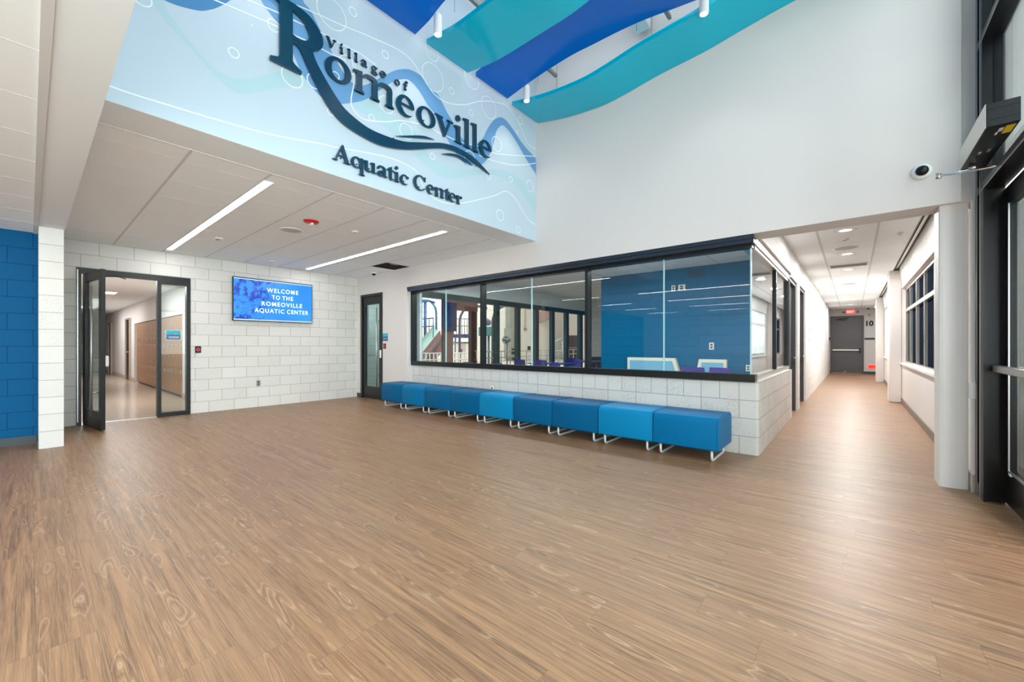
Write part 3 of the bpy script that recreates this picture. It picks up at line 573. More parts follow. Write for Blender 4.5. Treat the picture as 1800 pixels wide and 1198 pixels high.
MB().box(.97, 1.03, -.08, 0, .90, 1.12, None, .01).build('latch', M_black, w)
MB().box(.22, .55, -.07, 0, 2.34, 2.42, None, .008).tube([(.3, -.08, 2.40), (.62, -.25, 2.44)], .012).build('door_closer', M_blk2, w)
MB().box(.48, .53, -.03, 0, .05, .09, None, .006).build('door_stop', M_silver, w)

# ================================================================== TEXT HELPERS
def text_mb(body, size, bold=0.0, spacing=1.0, depth=.003):
    cu = bpy.data.curves.new('text', 'FONT'); cu.body = body; cu.size = size; cu.offset = bold; cu.space_character = spacing
    cu.align_x = 'CENTER'; cu.extrude = depth; cu.resolution_u = 3
    o = bpy.data.objects.new('text', cu); col.objects.link(o)
    dg = bpy.context.evaluated_depsgraph_get(); dg.update(); me = bpy.data.meshes.new_from_object(o.evaluated_get(dg)); bpy.data.objects.remove(o); return me
def text_obj(name, body, size, m, loc, face, parent=None, bold=0.0, spacing=1.0, depth=.002, fit=None):
    me = text_mb(body, size, bold, spacing, depth); me.name = name; me.materials.clear(); me.materials.append(m)
    xs = [v.co.x for v in me.vertices]; sx = (fit/(max(xs)-min(xs))) if fit else 1; cx = (max(xs)+min(xs))/2
    R = {'x': Matrix(((0, 0, 1), (1, 0, 0), (0, 1, 0))), 'y': Matrix(((1, 0, 0), (0, 0, -1), (0, 1, 0)))}[face].to_4x4()
    for v in me.vertices: v.co.x = (v.co.x-cx)*sx
    me.transform(R); o = bpy.data.objects.new(name, me); col.objects.link(o); o.location = loc
    if parent is not None: o.parent = parent
    return o

# ================================================================== SCREEN
t = thing('wall_television', (-9.07, 3.235, 2.13), 'large flat television showing a blue welcome screen on the white block wall', 'television')
TW, TH = .745, .4215
MB().box(-.02, .03, -TW, TW, -TH, TH, None, .006).build('casing', M_blk2, t)
MB().box(-.05, -.02, -.3, .3, -.2, .2).build('wall_bracket', M_blk2, t)
q = NT('water_screen'); tc = q.new('ShaderNodeTexCoord'); sp = q.new('ShaderNodeSeparateXYZ'); q.link(tc.outputs['Object'], sp.inputs[0])
n1 = q.new('ShaderNodeTexNoise'); n1.inputs['Scale'].default_value = 9; n1.inputs['Detail'].default_value = 6; n1.inputs['Roughness'].default_value = .7; q.link(tc.outputs['Object'], n1.inputs[0])
v1 = q.new('ShaderNodeTexVoronoi'); v1.inputs['Scale'].default_value = 22; q.link(tc.outputs['Object'], v1.inputs['Vector'])
n2 = q.new('ShaderNodeTexNoise'); n2.inputs['Scale'].default_value = 1.4; q.link(tc.outputs['Object'], n2.inputs[0])
left = q.math('SUBTRACT', .05, sp.outputs[1]); left = q.math('MULTIPLY', q.math('ADD', left, q.math('MULTIPLY', sp.outputs[2], .25)), 2.6)
left = q.math('MAXIMUM', q.math('MINIMUM', left, 1), 0)
dk = q.math('MULTIPLY', q.math('MAXIMUM', q.math('MULTIPLY', q.math('SUBTRACT', n1.outputs[0], .49), 12), 0), left); dk = q.math('MINIMUM', dk, 1)
bc = q.mix(n2.outputs[0], S(56, 168, 250), S(20, 130, 245)); bc = q.mix(dk, bc, S(4, 56, 195))
lt = q.math('MULTIPLY', q.math('LESS_THAN', v1.outputs['Distance'], .22), q.math('MULTIPLY', left, .35)); bc = q.mix(lt, bc, S(130, 210, 255))
edge = q.math('GREATER_THAN', q.math('ABSOLUTE', sp.outputs[2]), .385); bc = q.mix(edge, bc, S(205, 232, 252))
q.link(bc, q.b.inputs['Emission Color']); q.b.inputs['Emission Strength'].default_value = .95; q.b.inputs['Base Color'].default_value = (0.01, .01, .01, 1); q.b.inputs['Roughness'].default_value = .25
MB().box(.03, .033, -TW+.014, TW-.014, -TH+.014, TH-.018).build('screen', q.m, t)
M_txt = emit('screen_white_text', (228, 246, 255), .95)
for body, z, y, wdt in (('WELCOME', .175, .144, .60), ('TO', .038, .010, .150), ('THE', .038, .235, .210), ('ROMEOVILLE', -.10, .1365, .775), ('AQUATIC', -.24, -.105, .545), ('CENTER', -.24, .437, .430)):
    text_obj('screen_text', body, .118, M_txt, (.0335, y, z), 'x', t, bold=.0007, spacing=1.22, fit=wdt, depth=.0005)

# ================================================================== WALL MURAL
mu = MB(); X0 = -3.765
M_mb = mat('mural_pale_blue', (194, 209, 221), .55, spec=.3); M_mblue = mat('mural_mid_blue', (106, 156, 202), .55, spec=.3)
M_mdblue = mat('mural_strong_blue', (76, 136, 186), .55, spec=.3); M_mteal = mat('mural_pale_teal', (180, 208, 216), .55, spec=.3); M_mwhite = mat('mural_white_line', (240, 245, 250), .55, spec=.3)
mu.box(X0-.003, X0, .281, YU-.002, ZC, 5.6, M_mb)
def clip(P): return [(min(max(y, .284), YU-.006), z) for y, z in P]
def ribbon(up, lo, h, m):
    a = clip(catmull(up, 6)); b = clip(catmull(lo, 6)); n = 140
    def res(P):
        L = [0]
        for p, q in zip(P, P[1:]): L.append(L[-1]+math.dist(p, q))
        out = []; j = 0
        for k in range(n+1):
            s = L[-1]*k/n
            while j < len(P)-2 and L[j+1] < s: j += 1
            d = (L[j+1]-L[j]) or 1; f = min(1, max(0, (s-L[j])/d)); out.append((P[j][0]+(P[j+1][0]-P[j][0])*f, P[j][1]+(P[j+1][1]-P[j][1])*f))
        return out
    A = res(a); B = res(b)
    mu.quadstrip([(X0+h, *p) for p in A], [(X0+h, *p) for p in B], m)
def line2(P, wdt, h, m, closed=False):
    P = catmull(P, 8, closed); 
    if closed: P.append(P[0])
    A, B = [], []
    for k, p in enumerate(P):
        a = P[max(k-1, 0)]; b = P[min(k+1, len(P)-1)]; d = Vector((b[0]-a[0], b[1]-a[1])); d = d.normalized() if d.length else Vector((1, 0)); nrm = Vector((-d.y, d.x))*wdt/2
        A.append((p[0]+nrm.x, p[1]+nrm.y)); B.append((p[0]-nrm.x, p[1]-nrm.y))
    A = clip(A); B = clip(B); mu.quadstrip([(X0+h, *p) for p in A], [(X0+h, *p) for p in B], m)
ribbon(MURAL['teal_up'], MURAL['teal_lo'], .0008, M_mteal)
ribbon(MURAL['blob_up'], MURAL['blob_lo'], .0016, M_mdblue)
ribbon(MURAL['blue_up'], MURAL['blue_lo'], .0016, M_mblue)
for L in MURAL['lines']: line2(L, .011, .0024, M_mwhite)
for y, z, r in MURAL['circles']:
    if r < .02: mu.prism([(y+r*math.cos(a*PI/6), z+r*math.sin(a*PI/6)) for a in range(12)], 'x', X0+.002, X0+.0026, M_mwhite); continue
    P = [(y+r*math.cos(a*PI/16), z+r*math.sin(a*PI/16)) for a in range(33)]; Q = [(y+(r-.009)*math.cos(a*PI/16), z+(r-.009)*math.sin(a*PI/16)) for a in range(33)]
    mu.quadstrip([(X0+.0028, *p) for p in clip(P)], [(X0+.0028, *p) for p in clip(Q)], M_mwhite)
mo = mu.build('wall_mural'); tag(mo, 'pale blue mural of waves, lines and bubbles behind the raised lettering', 'mural')

# ================================================================== RAISED LETTERING (serif glyphs drawn here)
# glyph shapes: baseline 0, x-height 1, ascender/cap 1.62; x runs 0..W
def G(ch, W, s=.27, t=.09, cap=1.62):
    P = []; h = s/2
    R = lambda x0, x1, y0, y1: P.append([(x0, y0), (x1, y0), (x1, y1), (x0, y1)])
    def serif(cx, y, o=.16, up=False, l=None, r=None):
        l = h+o if l is None else l; r = h+o if r is None else r
        if not up: P.append([(cx-l, y), (cx+r, y), (cx+r, y+t*.7), (cx+h, y+t*1.6), (cx-h, y+t*1.6), (cx-l, y+t*.7)])
        else: P.append([(cx-l, y), (cx-l, y-t*.7), (cx-h, y-t*1.6), (cx+h, y-t*1.6), (cx+r, y-t*.7), (cx+r, y)])
    def flag(cx, y): P.append([(cx-h-.17, y-.05), (cx+h, y+.03), (cx+h, y-.25), (cx-h, y-.25), (cx-h-.01, y-.15), (cx-h-.17, y-.13)])
    def rib(pts, wd):
        C = catmull([p+(q,) for p, q in zip(pts, wd)], 6); A, B = [], []
        for k, p in enumerate(C):
            a = C[max(k-1, 0)]; b = C[min(k+1, len(C)-1)]; d = Vector((b[0]-a[0], b[1]-a[1])); d = d.normalized() if d.length else Vector((1, 0)); n = Vector((-d.y, d.x))*p[2]/2
            A.append((p[0]+n.x, p[1]+n.y)); B.append((p[0]-n.x, p[1]-n.y))
        P.append(('strip', A, B))
    def ell(cx, cy, rx, ry, ix, iy, a0=0, a1=360, n=36, tilt=0):
        A, B = [], []
        for k in range(n+1):
            a = math.radians(a0+(a1-a0)*k/n); A.append((cx+rx*math.cos(a), cy+ry*math.sin(a))); B.append((cx+ix*math.cos(a+tilt), cy+iy*math.sin(a+tilt)))
        P.append(('strip', A, B))
    def dot(cx, cy, r): P.append([(cx+r*math.cos(k*PI/8), cy+r*math.sin(k*PI/8)) for k in range(16)])
    if ch == 'o': ell(W/2, .5, W/2, .53, W/2-s*1.0, .43)
    elif ch in 'ec':
        rx, ry = W/2, .53; cx, cy = W/2, .5
        a1 = 318 if ch == 'e' else 322; a0 = 8 if ch == 'e' else 38
        A, B = [], []
        for k in range(41):
            a = math.radians(a0+(a1-a0)*k/40); c_, s_ = math.cos(a), math.sin(a)
            th = .10+(s*1.0-.10)*max(0, -c_)**.8+(.12 if (ch == 'e' and s_ > 0 and c_ > .2) else 0)*c_+(.08 if s_ < 0 and abs(c_) < .8 else 0)*.6
            if k > 34: th *= (41-k)/6.5
            A.append((cx+rx*c_, cy+ry*s_)); B.append((cx+(rx-th)*c_, cy+(ry-th*.9)*s_))
        P.append(('strip', A, B))
        if ch == 'e': R(s*.8, W-.03, .50, .50+t*1.05)
        else: dot(W-.16, .80, .13)
    elif ch in 'mn':
        k = 3 if ch == 'm' else 2; x0 = h+.14; x1 = W-h-.12; xs = [x0+(x1-x0)*i/(k-1) for i in range(k)]
        for i, x in enumerate(xs): R(x-h, x+h, 0, .98 if i == 0 else .70); serif(x, 0, .10)
        flag(xs[0], .98)
        for a, b in zip(xs, xs[1:]): rib([(a+h*.6, .72), (a+(b-a)*.45, .93), (b-h*.2, .90), (b, .66)], [.08, .15, .22, s])
    elif ch == 'u':
        a, b = h+.12, W-h-.16; R(a-h, a+h, .3, 1); R(b-h, b+h, .04, 1); flag(a, .97); flag(b, .97)
        rib([(a, .36), (a+.04, .14), (a+(b-a)*.5, .05), (b-h*.5, .24)], [s, .22, .14, .07]); P.append([(b, 0), (b+h+.16, 0.02), (b+h+.16, .10), (b, .16)])
    elif ch == 'i': c = W/2; R(c-h, c+h, 0, .98); serif(c, 0, .14); flag(c, .98); dot(c-.02, 1.42, .17)
    elif ch == 'l': c = W/2; R(c-h, c+h, 0, cap); serif(c, 0, .14); flag(c, cap)
    elif ch == 't': c = W*.45; R(c-h, c+h, .15, 1.2); R(0, W*.92, .88, 1.0); P.append([(c-h, 1.0), (c+h, 1.0), (c+h, 1.36)]); rib([(c, .22), (c+.08, .07), (W*.75, .05), (W, .16)], [s, .2, .12, .05])
    elif ch == 'v':
        P.append([(.10, 1.0), (.10+s*1.1, 1.0), (W*.56+s*.25, .25), (W*.53, -.03), (W*.47, -.03)]); P.append([(W-.26, 1.0), (W-.12, 1.0), (W*.55, -.03), (W*.50, .12)])
        R(0, s+.26, .92, 1.0); R(W-.42, W, .92, 1.0)
    elif ch == 'V':
        P.append([(.12, cap), (.12+s*1.15, cap), (W*.58, .35), (W*.54, -.03), (W*.47, -.03)]); P.append([(W-.30, cap), (W-.14, cap), (W*.56, -.03), (W*.50, .15)])
        R(0, s+.32, cap-.1, cap); R(W-.5, W, cap-.1, cap)
    elif ch == 'a':
        b = W-h-.12; R(b-h, b+h, .1, .72); rib([(.14, .74), (.22, .92), (W*.48, .97), (b-.02, .86), (b, .62)], [.16, .14, .13, .22, s]); dot(.16, .77, .12)
        ell(W*.40, .25, W*.36, .27, W*.36-s*.85, .16); P.append([(b-h, .16), (b, 0), (b+h+.1, .0), (b+h+.14, .11), (b+h, .16)]); R(W*.42, b, .48, .56)
    elif ch == 'q':
        b = W-h-.1; R(b-h, b+h, -.58, 1.0); serif(b, -.58, .14); ell(W*.42, .48, W*.42, .52, W*.42-s*.95, .41); 
    elif ch == 'g':
        ell(W*.45, .66, W*.36, .36, W*.36-s*.7, .26); ell(W*.5, -.22, W*.46, .28, W*.46-s*.55, .17); rib([(W*.25, .36), (W*.2, .2), (W*.5, .12), (W*.8, .03)], [.08, .16, .2, .16]); dot(W*.88, .92, .1)
        rib([(W*.7, .86), (W*.88, .94)], [.08, .08])
    elif ch == 'f': c = W*.38; R(c-h, c+h, 0, 1.25); serif(c, 0, .16); R(0, W*.85, .88, 1.0); rib([(c, 1.2), (c+.05, 1.5), (c+.25, 1.62), (W-.12, 1.5)], [s, .22, .13, .12]); dot(W-.14, 1.46, .12)
    elif ch == 'r': c = h+.14; R(c-h, c+h, 0, .98); serif(c, 0, .14); flag(c, .98); rib([(c+h*.5, .66), (c+h+.12, .88), (W-.12, .90)], [.09, .13, .2]); dot(W-.14, .82, .13)
    elif ch == 'A':
        P.append([(W*.50, cap), (W*.58, cap), (W-.12, 0), (W-.12-s*1.25, 0), (W*.44, 1.28)]); P.append([(W*.50, cap), (W*.53, 1.35), (.28, 0), (.14, 0)])
        R(W*.26, W*.7, .48, .58); R(0, .42, 0, .1); R(W-s-.36, W, 0, .1)
    elif ch == 'C':
        A, B = [], []; rx, ry = W/2, cap/2+.03; cx, cy = W/2, cap/2
        for k in range(41):
            a = math.radians(42+(282)*k/40); c_, s_ = math.cos(a), math.sin(a); th = .12+(s*1.1-.12)*max(0, -c_)**.8
            A.append((cx+rx*c_, cy+ry*s_)); B.append((cx+(rx-th)*c_, cy+(ry-th*.9)*s_))
        P.append(('strip', A, B)); P.append([(W*.86, cap*.72), (W*.93, cap*.72), (W*.93, cap), (W*.87, cap)])
        P.append([(W*.80, cap*.80), (W*.93, cap*.68), (W*.90, cap*.9)])
    return P
XF0, XF1 = -3.750, -3.730
def put_glyph(mb, shapes, y0, y1, W, zb, xh, off=0.0):
    sy = (y1-y0)/W
    T = lambda p: (y0+p[0]*sy, zb+p[1]*xh)
    for k, sh in enumerate(shapes):
        e = off+k*.0004
        if sh[0] == 'strip':
            A = [T(p) for p in sh[1]]; B = [T(p) for p in sh[2]]
            f0 = [(XF1+e, *p) for p in A]; f1 = [(XF1+e, *p) for p in B]; b0 = [(XF0, *p) for p in A]; b1 = [(XF0, *p) for p in B]
            mb.quadstrip(f0, f1); mb.quadstrip(b0, b1); mb.quadstrip(f0, b0); mb.quadstrip(f1, b1)
            for i in (0, -1): mb.face([f0[i], f1[i], b1[i], b0[i]])
        else: mb.prism([T(p) for p in sh], 'x', XF0, XF1+e)
def words(parent, specs, zb, xh, cap, s=.27):
    for ch, y0, y1 in specs:
        W = (y1-y0)/xh; mb = MB(); put_glyph(mb, G(ch, W, s, cap=cap), y0, y1, W, zb, xh)
        mb.build('letter', M_navy, parent)
def studs(parent, pts):
    for y, z in pts: MB().tube([(X0+.001, y, z), (XF0, y, z)], .006, n=8).build('mounting_stud', M_black, parent)
t = thing('wall_lettering', (0, 0, 0), 'large raised navy name of the town with a long swoosh under it, on the mural', 'sign lettering')
t2 = t
words(t, MURAL['rom'], 3.730, .215, 1.66, .27)
m = MB()
outer = [(1.40, 4.205), (1.50, 4.205), (1.58, 4.192), (1.64, 4.165), (1.69, 4.12), (1.725, 4.07), (1.738, 4.02), (1.733, 3.97), (1.71, 3.93), (1.68, 3.905), (1.644, 3.888), (1.56, 3.885), (1.476, 3.90)]
inner = [(1.40, 4.15), (1.47, 4.145), (1.53, 4.13), (1.57, 4.105), (1.60, 4.065), (1.615, 4.03), (1.617, 4.0), (1.612, 3.975), (1.60, 3.955), (1.58, 3.94), (1.555, 3.928), (1.52, 3.925), (1.476, 3.935)]
A = catmull(outer, 4); B = catmull(inner, 4)
put_glyph(m, [('strip', A, B)], 0, 1, 1, 0, 1, .0025)
for k_, sh in enumerate(([(1.369, 3.65), (1.474, 3.65), (1.474, 4.19), (1.369, 4.19)],
           [(1.295, 3.622), (1.548, 3.622), (1.548, 3.648), (1.49, 3.68), (1.474, 3.70), (1.369, 3.70), (1.355, 3.675), (1.295, 3.655)],
           [(1.285, 4.205), (1.285, 4.178), (1.369, 4.15), (1.50, 4.15), (1.50, 4.205)])):
    m.prism(sh, 'x', XF0, XF1+.0005*(k_+1)+.003)
m.build('letter', M_navy, t)
sw = catmull(MURAL['sw_up'], 5); sl = catmull([(1.476, 3.925)]+MURAL['sw_lo'], 5)
def resamp(P, n=90):
    L = [0]
    for p, q in zip(P, P[1:]): L.append(L[-1]+math.dist(p, q))
    out = []; j = 0
    for k in range(n+1):
        s = L[-1]*k/n
        while j < len(P)-2 and L[j+1] < s: j += 1
        d = (L[j+1]-L[j]) or 1; f = (s-L[j])/d; out.append(tuple(a+(b-a)*f for a, b in zip(P[j], P[j+1])))
    return out
def swoosh(up, lo, nm):
    m = MB(); put_glyph(m, [('strip', resamp(up), resamp(lo))], 0, 1, 1, 0, 1); return m.build(nm, M_navy, t)
swoosh([(1.60, 3.925)]+sw, sl, 'swoosh')
for k in ('s1', 's2'): swoosh(catmull(MURAL[k][0], 6), catmull(MURAL[k][1], 6), 'swoosh_accent')
studs(t, [(1.42, 3.75), (1.42, 4.1), (1.68, 4.0), (2.5, 3.44), (2.3, 3.82), (2.6, 3.8), (2.9, 3.8), (3.2, 3.8), (3.41, 3.8), (3.56, 3.9), (3.7, 3.9), (3.85, 3.85)])
t = thing('wall_lettering', (0, 0, 0), 'small raised navy words above the big town name', 'sign lettering')
t['label'] = 'small raised navy words just above the big town name on the mural'
words(t, MURAL['vil'], 4.015, .058, 1.45, .27); studs(t, [(1.815, 4.05), (1.92, 4.04), (1.995, 4.05), (2.066, 4.05), (2.15, 4.04), (2.26, 4.04), (2.36, 4.04), (2.54, 4.04), (2.64, 4.05)])
t = thing('wall_lettering', (0, 0, 0), 'raised navy two-word line at the bottom of the mural, below the swoosh', 'sign lettering')
words(t, MURAL['aqu'], 2.978, .105, 1.57, .29); studs(t, [(y0*.5+y1*.5, 3.02) for _, y0, y1 in MURAL['aqu']])

# ================================================================== HANGING PANELS AND PENDANTS
def panel(y0, y1, prof0, prof1, m, label):
    """wavy board between y0 and y1; prof are (x, z) of each long edge"""
    A = resamp(catmull(prof0, 8), 70); B = resamp(catmull(prof1, 8), 70); th = .05
    mb = MB()
    bot0 = [(p[0], y0, p[1]) for p in A]; bot1 = [(p[0], y1, p[1]) for p in B]; top0 = [(p[0], y0, p[1]+th) for p in A]; top1 = [(p[0], y1, p[1]+th) for p in B]
    mb.quadstrip(bot0, bot1, smooth=True); mb.quadstrip(top0, top1, smooth=True); mb.quadstrip(bot0, top0); mb.quadstrip(bot1, top1)
    for i in (0, -1): mb.face([bot0[i], bot1[i], top1[i], top0[i]])
    return mb
cat_, grp = 'hanging panel', 'wavy hanging ceiling panels'
waves = {
 'R': [(-3.70, 4.635), (-3.13, 4.53), (-2.6, 4.49), (-2.27, 4.515), (-1.85, 4.575), (-1.30, 4.62), (-.95, 4.675), (-.45, 4.74), (.2, 4.78), (.72, 4.74)],
 'B': [(-3.68, 4.66), (-3.2, 4.74), (-2.68, 4.785), (-2.37, 4.78), (-2.0, 4.77), (-1.7, 4.745), (-1.19, 4.67), (-.6, 4.60), (0, 4.58), (.72, 4.64)],
 'L': [(-3.68, 4.63), (-3.22, 4.565), (-2.79, 4.56), (-2.49, 4.565), (-2.2, 4.57), (-1.96, 4.60), (-1.3, 4.68), (-.6, 4.75), (0, 4.76), (.72, 4.70)],
 'D': [(-3.70, 4.66), (-3.45, 4.69), (-3.2, 4.76), (-2.7, 4.80), (-2.0, 4.77), (-1.2, 4.67), (-.6, 4.60), (.72, 4.64)]}
hang = [(4.40, 5.02, 'R', M_teal, 'teal wavy hanging panel lying along the white upper wall'),
        (3.66, 4.28, 'B', M_cblue, 'blue wavy hanging panel between the two teal ones'),
        (2.88, 3.52, 'L', M_teal, 'teal wavy hanging panel that mirrors the lettering'),
        (2.12, 2.74, 'D', M_cblue, 'blue hanging panel nearest the top edge over the big letters'),
        (1.36, 1.98, 'L', M_teal, 'teal hanging panel above the camera side of the hall'),
        (.60, 1.22, 'B', M_cblue, 'blue hanging panel closest to the beam')]
for y0, y1, k, m_, lab in hang:
    o_ = thing('hanging_panel', (-1.49, (y0+y1)/2, 4.6), lab, cat_, grp)
    pr = waves[k]; mb = panel(y0, y1, pr, pr, m_, lab); b = mb.build('board', m_, o_); b.location = (1.49, -(y0+y1)/2, -4.6)
    for x in (-3.3, -1.9, -.4):
        for y in (y0+.08, y1-.08): MB().tube([(x+1.49, y-(y0+y1)/2, .23), (x+1.49, y-(y0+y1)/2, 1.4)], .0022, n=5).build('suspension_wire', M_black, o_)
# support rails and duct above the panels
t = thing('ceiling_track', (-1.5, 2.8, 5.2), 'pale steel support rails above the hanging panels', 'rail')
m = MB()
for x in (-3.35, -1.7, 0): m.box(x+1.5-.02, x+1.5+.02, -2.4, 2.2, -.02, .02)
m.build('rail', M_duct, t)
MB().box(-.62, -.44, 2.0, 2.2, .0, .3).build('junction_box', M_white, t)
def pendant(x, y, z, label):
    t = thing('pendant_light', (x, y, z), label, 'pendant light', 'white cylinder pendants')
    MB().lathe([(.036, 0), (.042, .0), (.044, .006), (.044, .195), (.040, .205), (0, .207)]).lathe([(.036, 0), (.036, .012)]).build('shade', M_white, t)
    MB().lathe([(0, .010), (.036, .010)]).build('diffuser', MATS['pendant_glow'], t)
    MB().tube([(0, 0, .2), (0, 0, 6.0-z)], .003, n=6).build('cord', M_white, t)
    l = bpy.data.lights.new('pendant_lamp', 'SPOT'); l.energy = 9; l.spot_size = math.radians(110); l.spot_blend = .6; l.shadow_soft_size = .035; l.color = (1, .98, .95)
    o = bpy.data.objects.new('pendant_lamp', l); col.objects.link(o); o.location = (x, y, z-.005)
emit('pendant_glow', (255, 252, 245), 3.5)
pendant(-3.385, 2.80, 4.535, 'white cylinder pendant hanging in front of the mural top edge')
pendant(-3.39, 4.34, 4.54, 'white cylinder pendant hanging beside the corner of the mural and the white wall')
pendant(-1.14, 4.34, 4.54, 'white cylinder pendant hanging before the teal panel high over the windows')
pendant(-1.14, 2.80, 4.54, 'white cylinder pendant over the middle of the hall')
pendant(-1.14, 1.30, 4.54, 'white cylinder pendant nearest the beam')
pendant(-3.385, 1.30, 4.535, 'white cylinder pendant over the left end of the beam')
# ================================================================== CEILING FIXTURES
def linear(x0, x1, y0, y1, z, label, name='linear_ceiling_light', grp='linear LED ceiling lights'):
    t = thing(name, ((x0+x1)/2, (y0+y1)/2, z), label, 'ceiling light', grp); a, b = (x1-x0)/2, (y1-y0)/2
    MB().box(-a, a, -b, b, -.003, .02).build('diffuser', M_led, t)
    MB().box(-a-.012, a+.012, -b-.010, -b, -.006, .01).box(-a-.012, a+.012, b, b+.010, -.006, .01).box(-a-.012, -a, -b, b, -.006, .01).box(a, a+.012, -b, b, -.006, .01).build('trim_frame', M_white, t)
linear(-8.82, -4.42, 1.48, 1.555, ZC, 'long linear ceiling light nearer the blue wall, left of the red alarm')
linear(-8.82, -4.42, 3.745, 3.82, ZC, 'long linear ceiling light nearer the windows, right of the red alarm')
for y, row in ((-.32, 'nearest the beam'), (-2.62, 'second behind the beam'), (-4.9, 'third behind the beam'), (-7.2, 'farthest behind the beam')):
    linear(-4.5, -1.5, y, y+.075, ZL, 'linear light in the low reception ceiling, middle run, '+row)
    linear(-6.95, -5.7, y, y+.075, ZL, 'short linear light in the low reception ceiling, '+row)
t = thing('ceiling_speaker', (-6.03, 2.363, ZC), 'round pale grey speaker grille in the tile ceiling beside the red alarm', 'speaker')
MB().lathe([(0, -.006), (.115, -.006), (.128, -.004), (.13, .002)], n=36).build('grille', mat('speaker_grey', (196, 193, 189), .7), t)
MB().lathe([(.128, -.008), (.142, -.006), (.144, .002)], n=36).build('bezel', M_white, t)
t = thing('fire_alarm', (-5.40, 2.36, ZC), 'red ceiling fire alarm strobe', 'fire alarm')
MB().lathe([(0, -.028), (.062, -.028), (.085, -.02), (.095, 0)], n=28).build('body', M_redp, t)
MB().box(-.045, .045, -.016, .016, -.055, -.026, None, .008).build('strobe_lens', M_white, t)
def small_disc(x, y, z, r, label, nm='smoke_detector', cat='smoke detector', sq=False):
    t = thing(nm, (x, y, z), label, cat)
    if sq: MB().box(-r, r, -r*.7, r*.7, -.02, 0, None, .006).build('housing', M_whitepaint, t)
    else: MB().lathe([(0, -.022), (r*.7, -.022), (r*.85, -.012), (r, 0)], n=24).build('housing', M_whitepaint, t)
    MB().lathe([(0, -.03), (r*.3, -.028), (r*.34, -.018)], n=14).build('sensor', M_duct, t)
small_disc(-7.33, 1.83, ZC, .07, 'small white sensor box on the tile ceiling near the long light', sq=True)
small_disc(-5.40, 2.97, ZC, .05, 'small white round detector on the ceiling beyond the red alarm')
small_disc(-8.50, 2.99, ZC, .05, 'small white round detector on the ceiling above the television')
def dome_cam(name, loc, r, label, down=True, rz=0):
    t = thing(name, loc, label, 'security camera', rz=rz)
    if not down: t.rotation_euler = (-PI/2, 0, 0)
    MB().lathe([(0, 0), (r*1.55, 0), (r*1.55, -.012), (r*1.25, -.03), (r, -.034)], n=32).build('housing', M_white, t)
    MB().lathe([(r, -.034)]+[(r*math.cos(a*PI/16), -.034-r*.85*math.sin(a*PI/16)) for a in range(1, 9)], n=32).build('dome', M_blk2, t)
    return t
dome_cam('security_camera', (-8.11, 4.90, ZC), .045, 'tiny dark dome camera on the ceiling over the narrow glass door')
t = dome_cam('security_camera', (.463, YU, 2.757), .044, 'white dome camera with a dark lens high on the white wall by the door operator', False)
dome_cam('security_camera', (.50, 23.0, ZC), .06, 'dark dome camera on the corridor ceiling by the exit sign')
# corridor ceiling
for i, (y, lab) in enumerate(((7.37, 'first'), (9.3, 'second'), (11.2, 'third'), (13.3, 'fourth'), (15.5, 'fifth'), (18.6, 'sixth'), (21.0, 'seventh'))):
    t = thing('downlight', (-.08, y, ZC), 'round recessed corridor downlight, '+lab+' from the near end', 'downlight', 'corridor downlights')
    MB().lathe([(.072, -.003), (.09, -.004), (.095, 0)], n=28).build('trim_ring', M_white, t)
    MB().lathe([(0, -.001), (.073, -.002)], n=28).build('lens', MATS['pendant_glow'], t)
    if i < 3:
        m = MB(); m.box(-.125, -.105, -.01, .01, -.006, 0, None, .002).build('clip', M_duct, t); MB().box(.105, .125, -.01, .01, -.006, 0, None, .002).build('clip', M_duct, t)
for y, lab in ((8.7, 'nearer'), (13.8, 'farther')):
    t = thing('ceiling_speaker', (-.09, y, ZC), lab+' round speaker grille in the corridor ceiling', 'speaker', 'corridor speakers')
    MB().lathe([(0, -.005), (.15, -.005), (.16, 0)], n=36).build('grille', MATS['speaker_grey'], t)
    MB().lathe([(.152, -.007), (.172, -.005), (.174, 0)], n=36).build('bezel', M_white, t)
t = thing('air_vent', (-.07, 10.6, ZC), 'long white air grille across the corridor ceiling', 'air vent')
m = MB(); m.box(-.30, .30, -.2, -.18, -.012, 0).box(-.30, .30, .18, .2, -.012, 0).box(-.30, -.28, -.18, .18, -.012, 0).box(.28, .30, -.18, .18, -.012, 0); m.build('frame', M_whitepaint, t)
m = MB()
for k in range(9): m.box(-.28, .28, -.17+.04*k, -.155+.04*k, -.010, .012)
m.build('louvre', M_duct, t)
small_disc(.52, 8.06, ZC, .04, 'little white sensor on the corridor ceiling near the windows')
small_disc(-.10, 7.95, ZC, .06, 'small white detector between the first corridor downlight and the near speaker')
# opening for access panel in lintel tile (thin trim line)
# ================================================================== END WALL ITEMS
t = thing('exit_sign', (-.08, 23.26, 2.72), 'red lit exit sign above the grey corridor door', 'exit sign')
MB().box(-.15, .15, 0, .04, -.10, .10, None, .006).build('housing', M_white, t)
MB().box(-.14, .14, -.004, 0, -.09, .09).build('face', M_red, t)
text_obj('sign_text', 'EXIT', .13, emit('exit_text', (255, 190, 180), 1.3), (0, -.0055, -.047), 'y', t, .004, fit=.24, depth=.001)
for s in (-1, 1):
    t = thing('emergency_light', (-.08+s*.24, 23.27, 2.70), 'grey emergency lamp head to the '+('left' if s < 0 else 'right')+' of the lit exit sign', 'emergency light', 'emergency lamp heads')
    MB().tube([(0, .03, 0), (0, -.02, 0), (0, -.09, -.01)], [.02, .03, .045], n=12).build('lamp_head', mat('lamp_head_grey', (90, 90, 92), .5), t)
    MB().lathe([(0, 0), (.03, 0), (.03, .03), (0, .03)], (0, .0, -.015), n=12).build('bracket', M_duct, t)
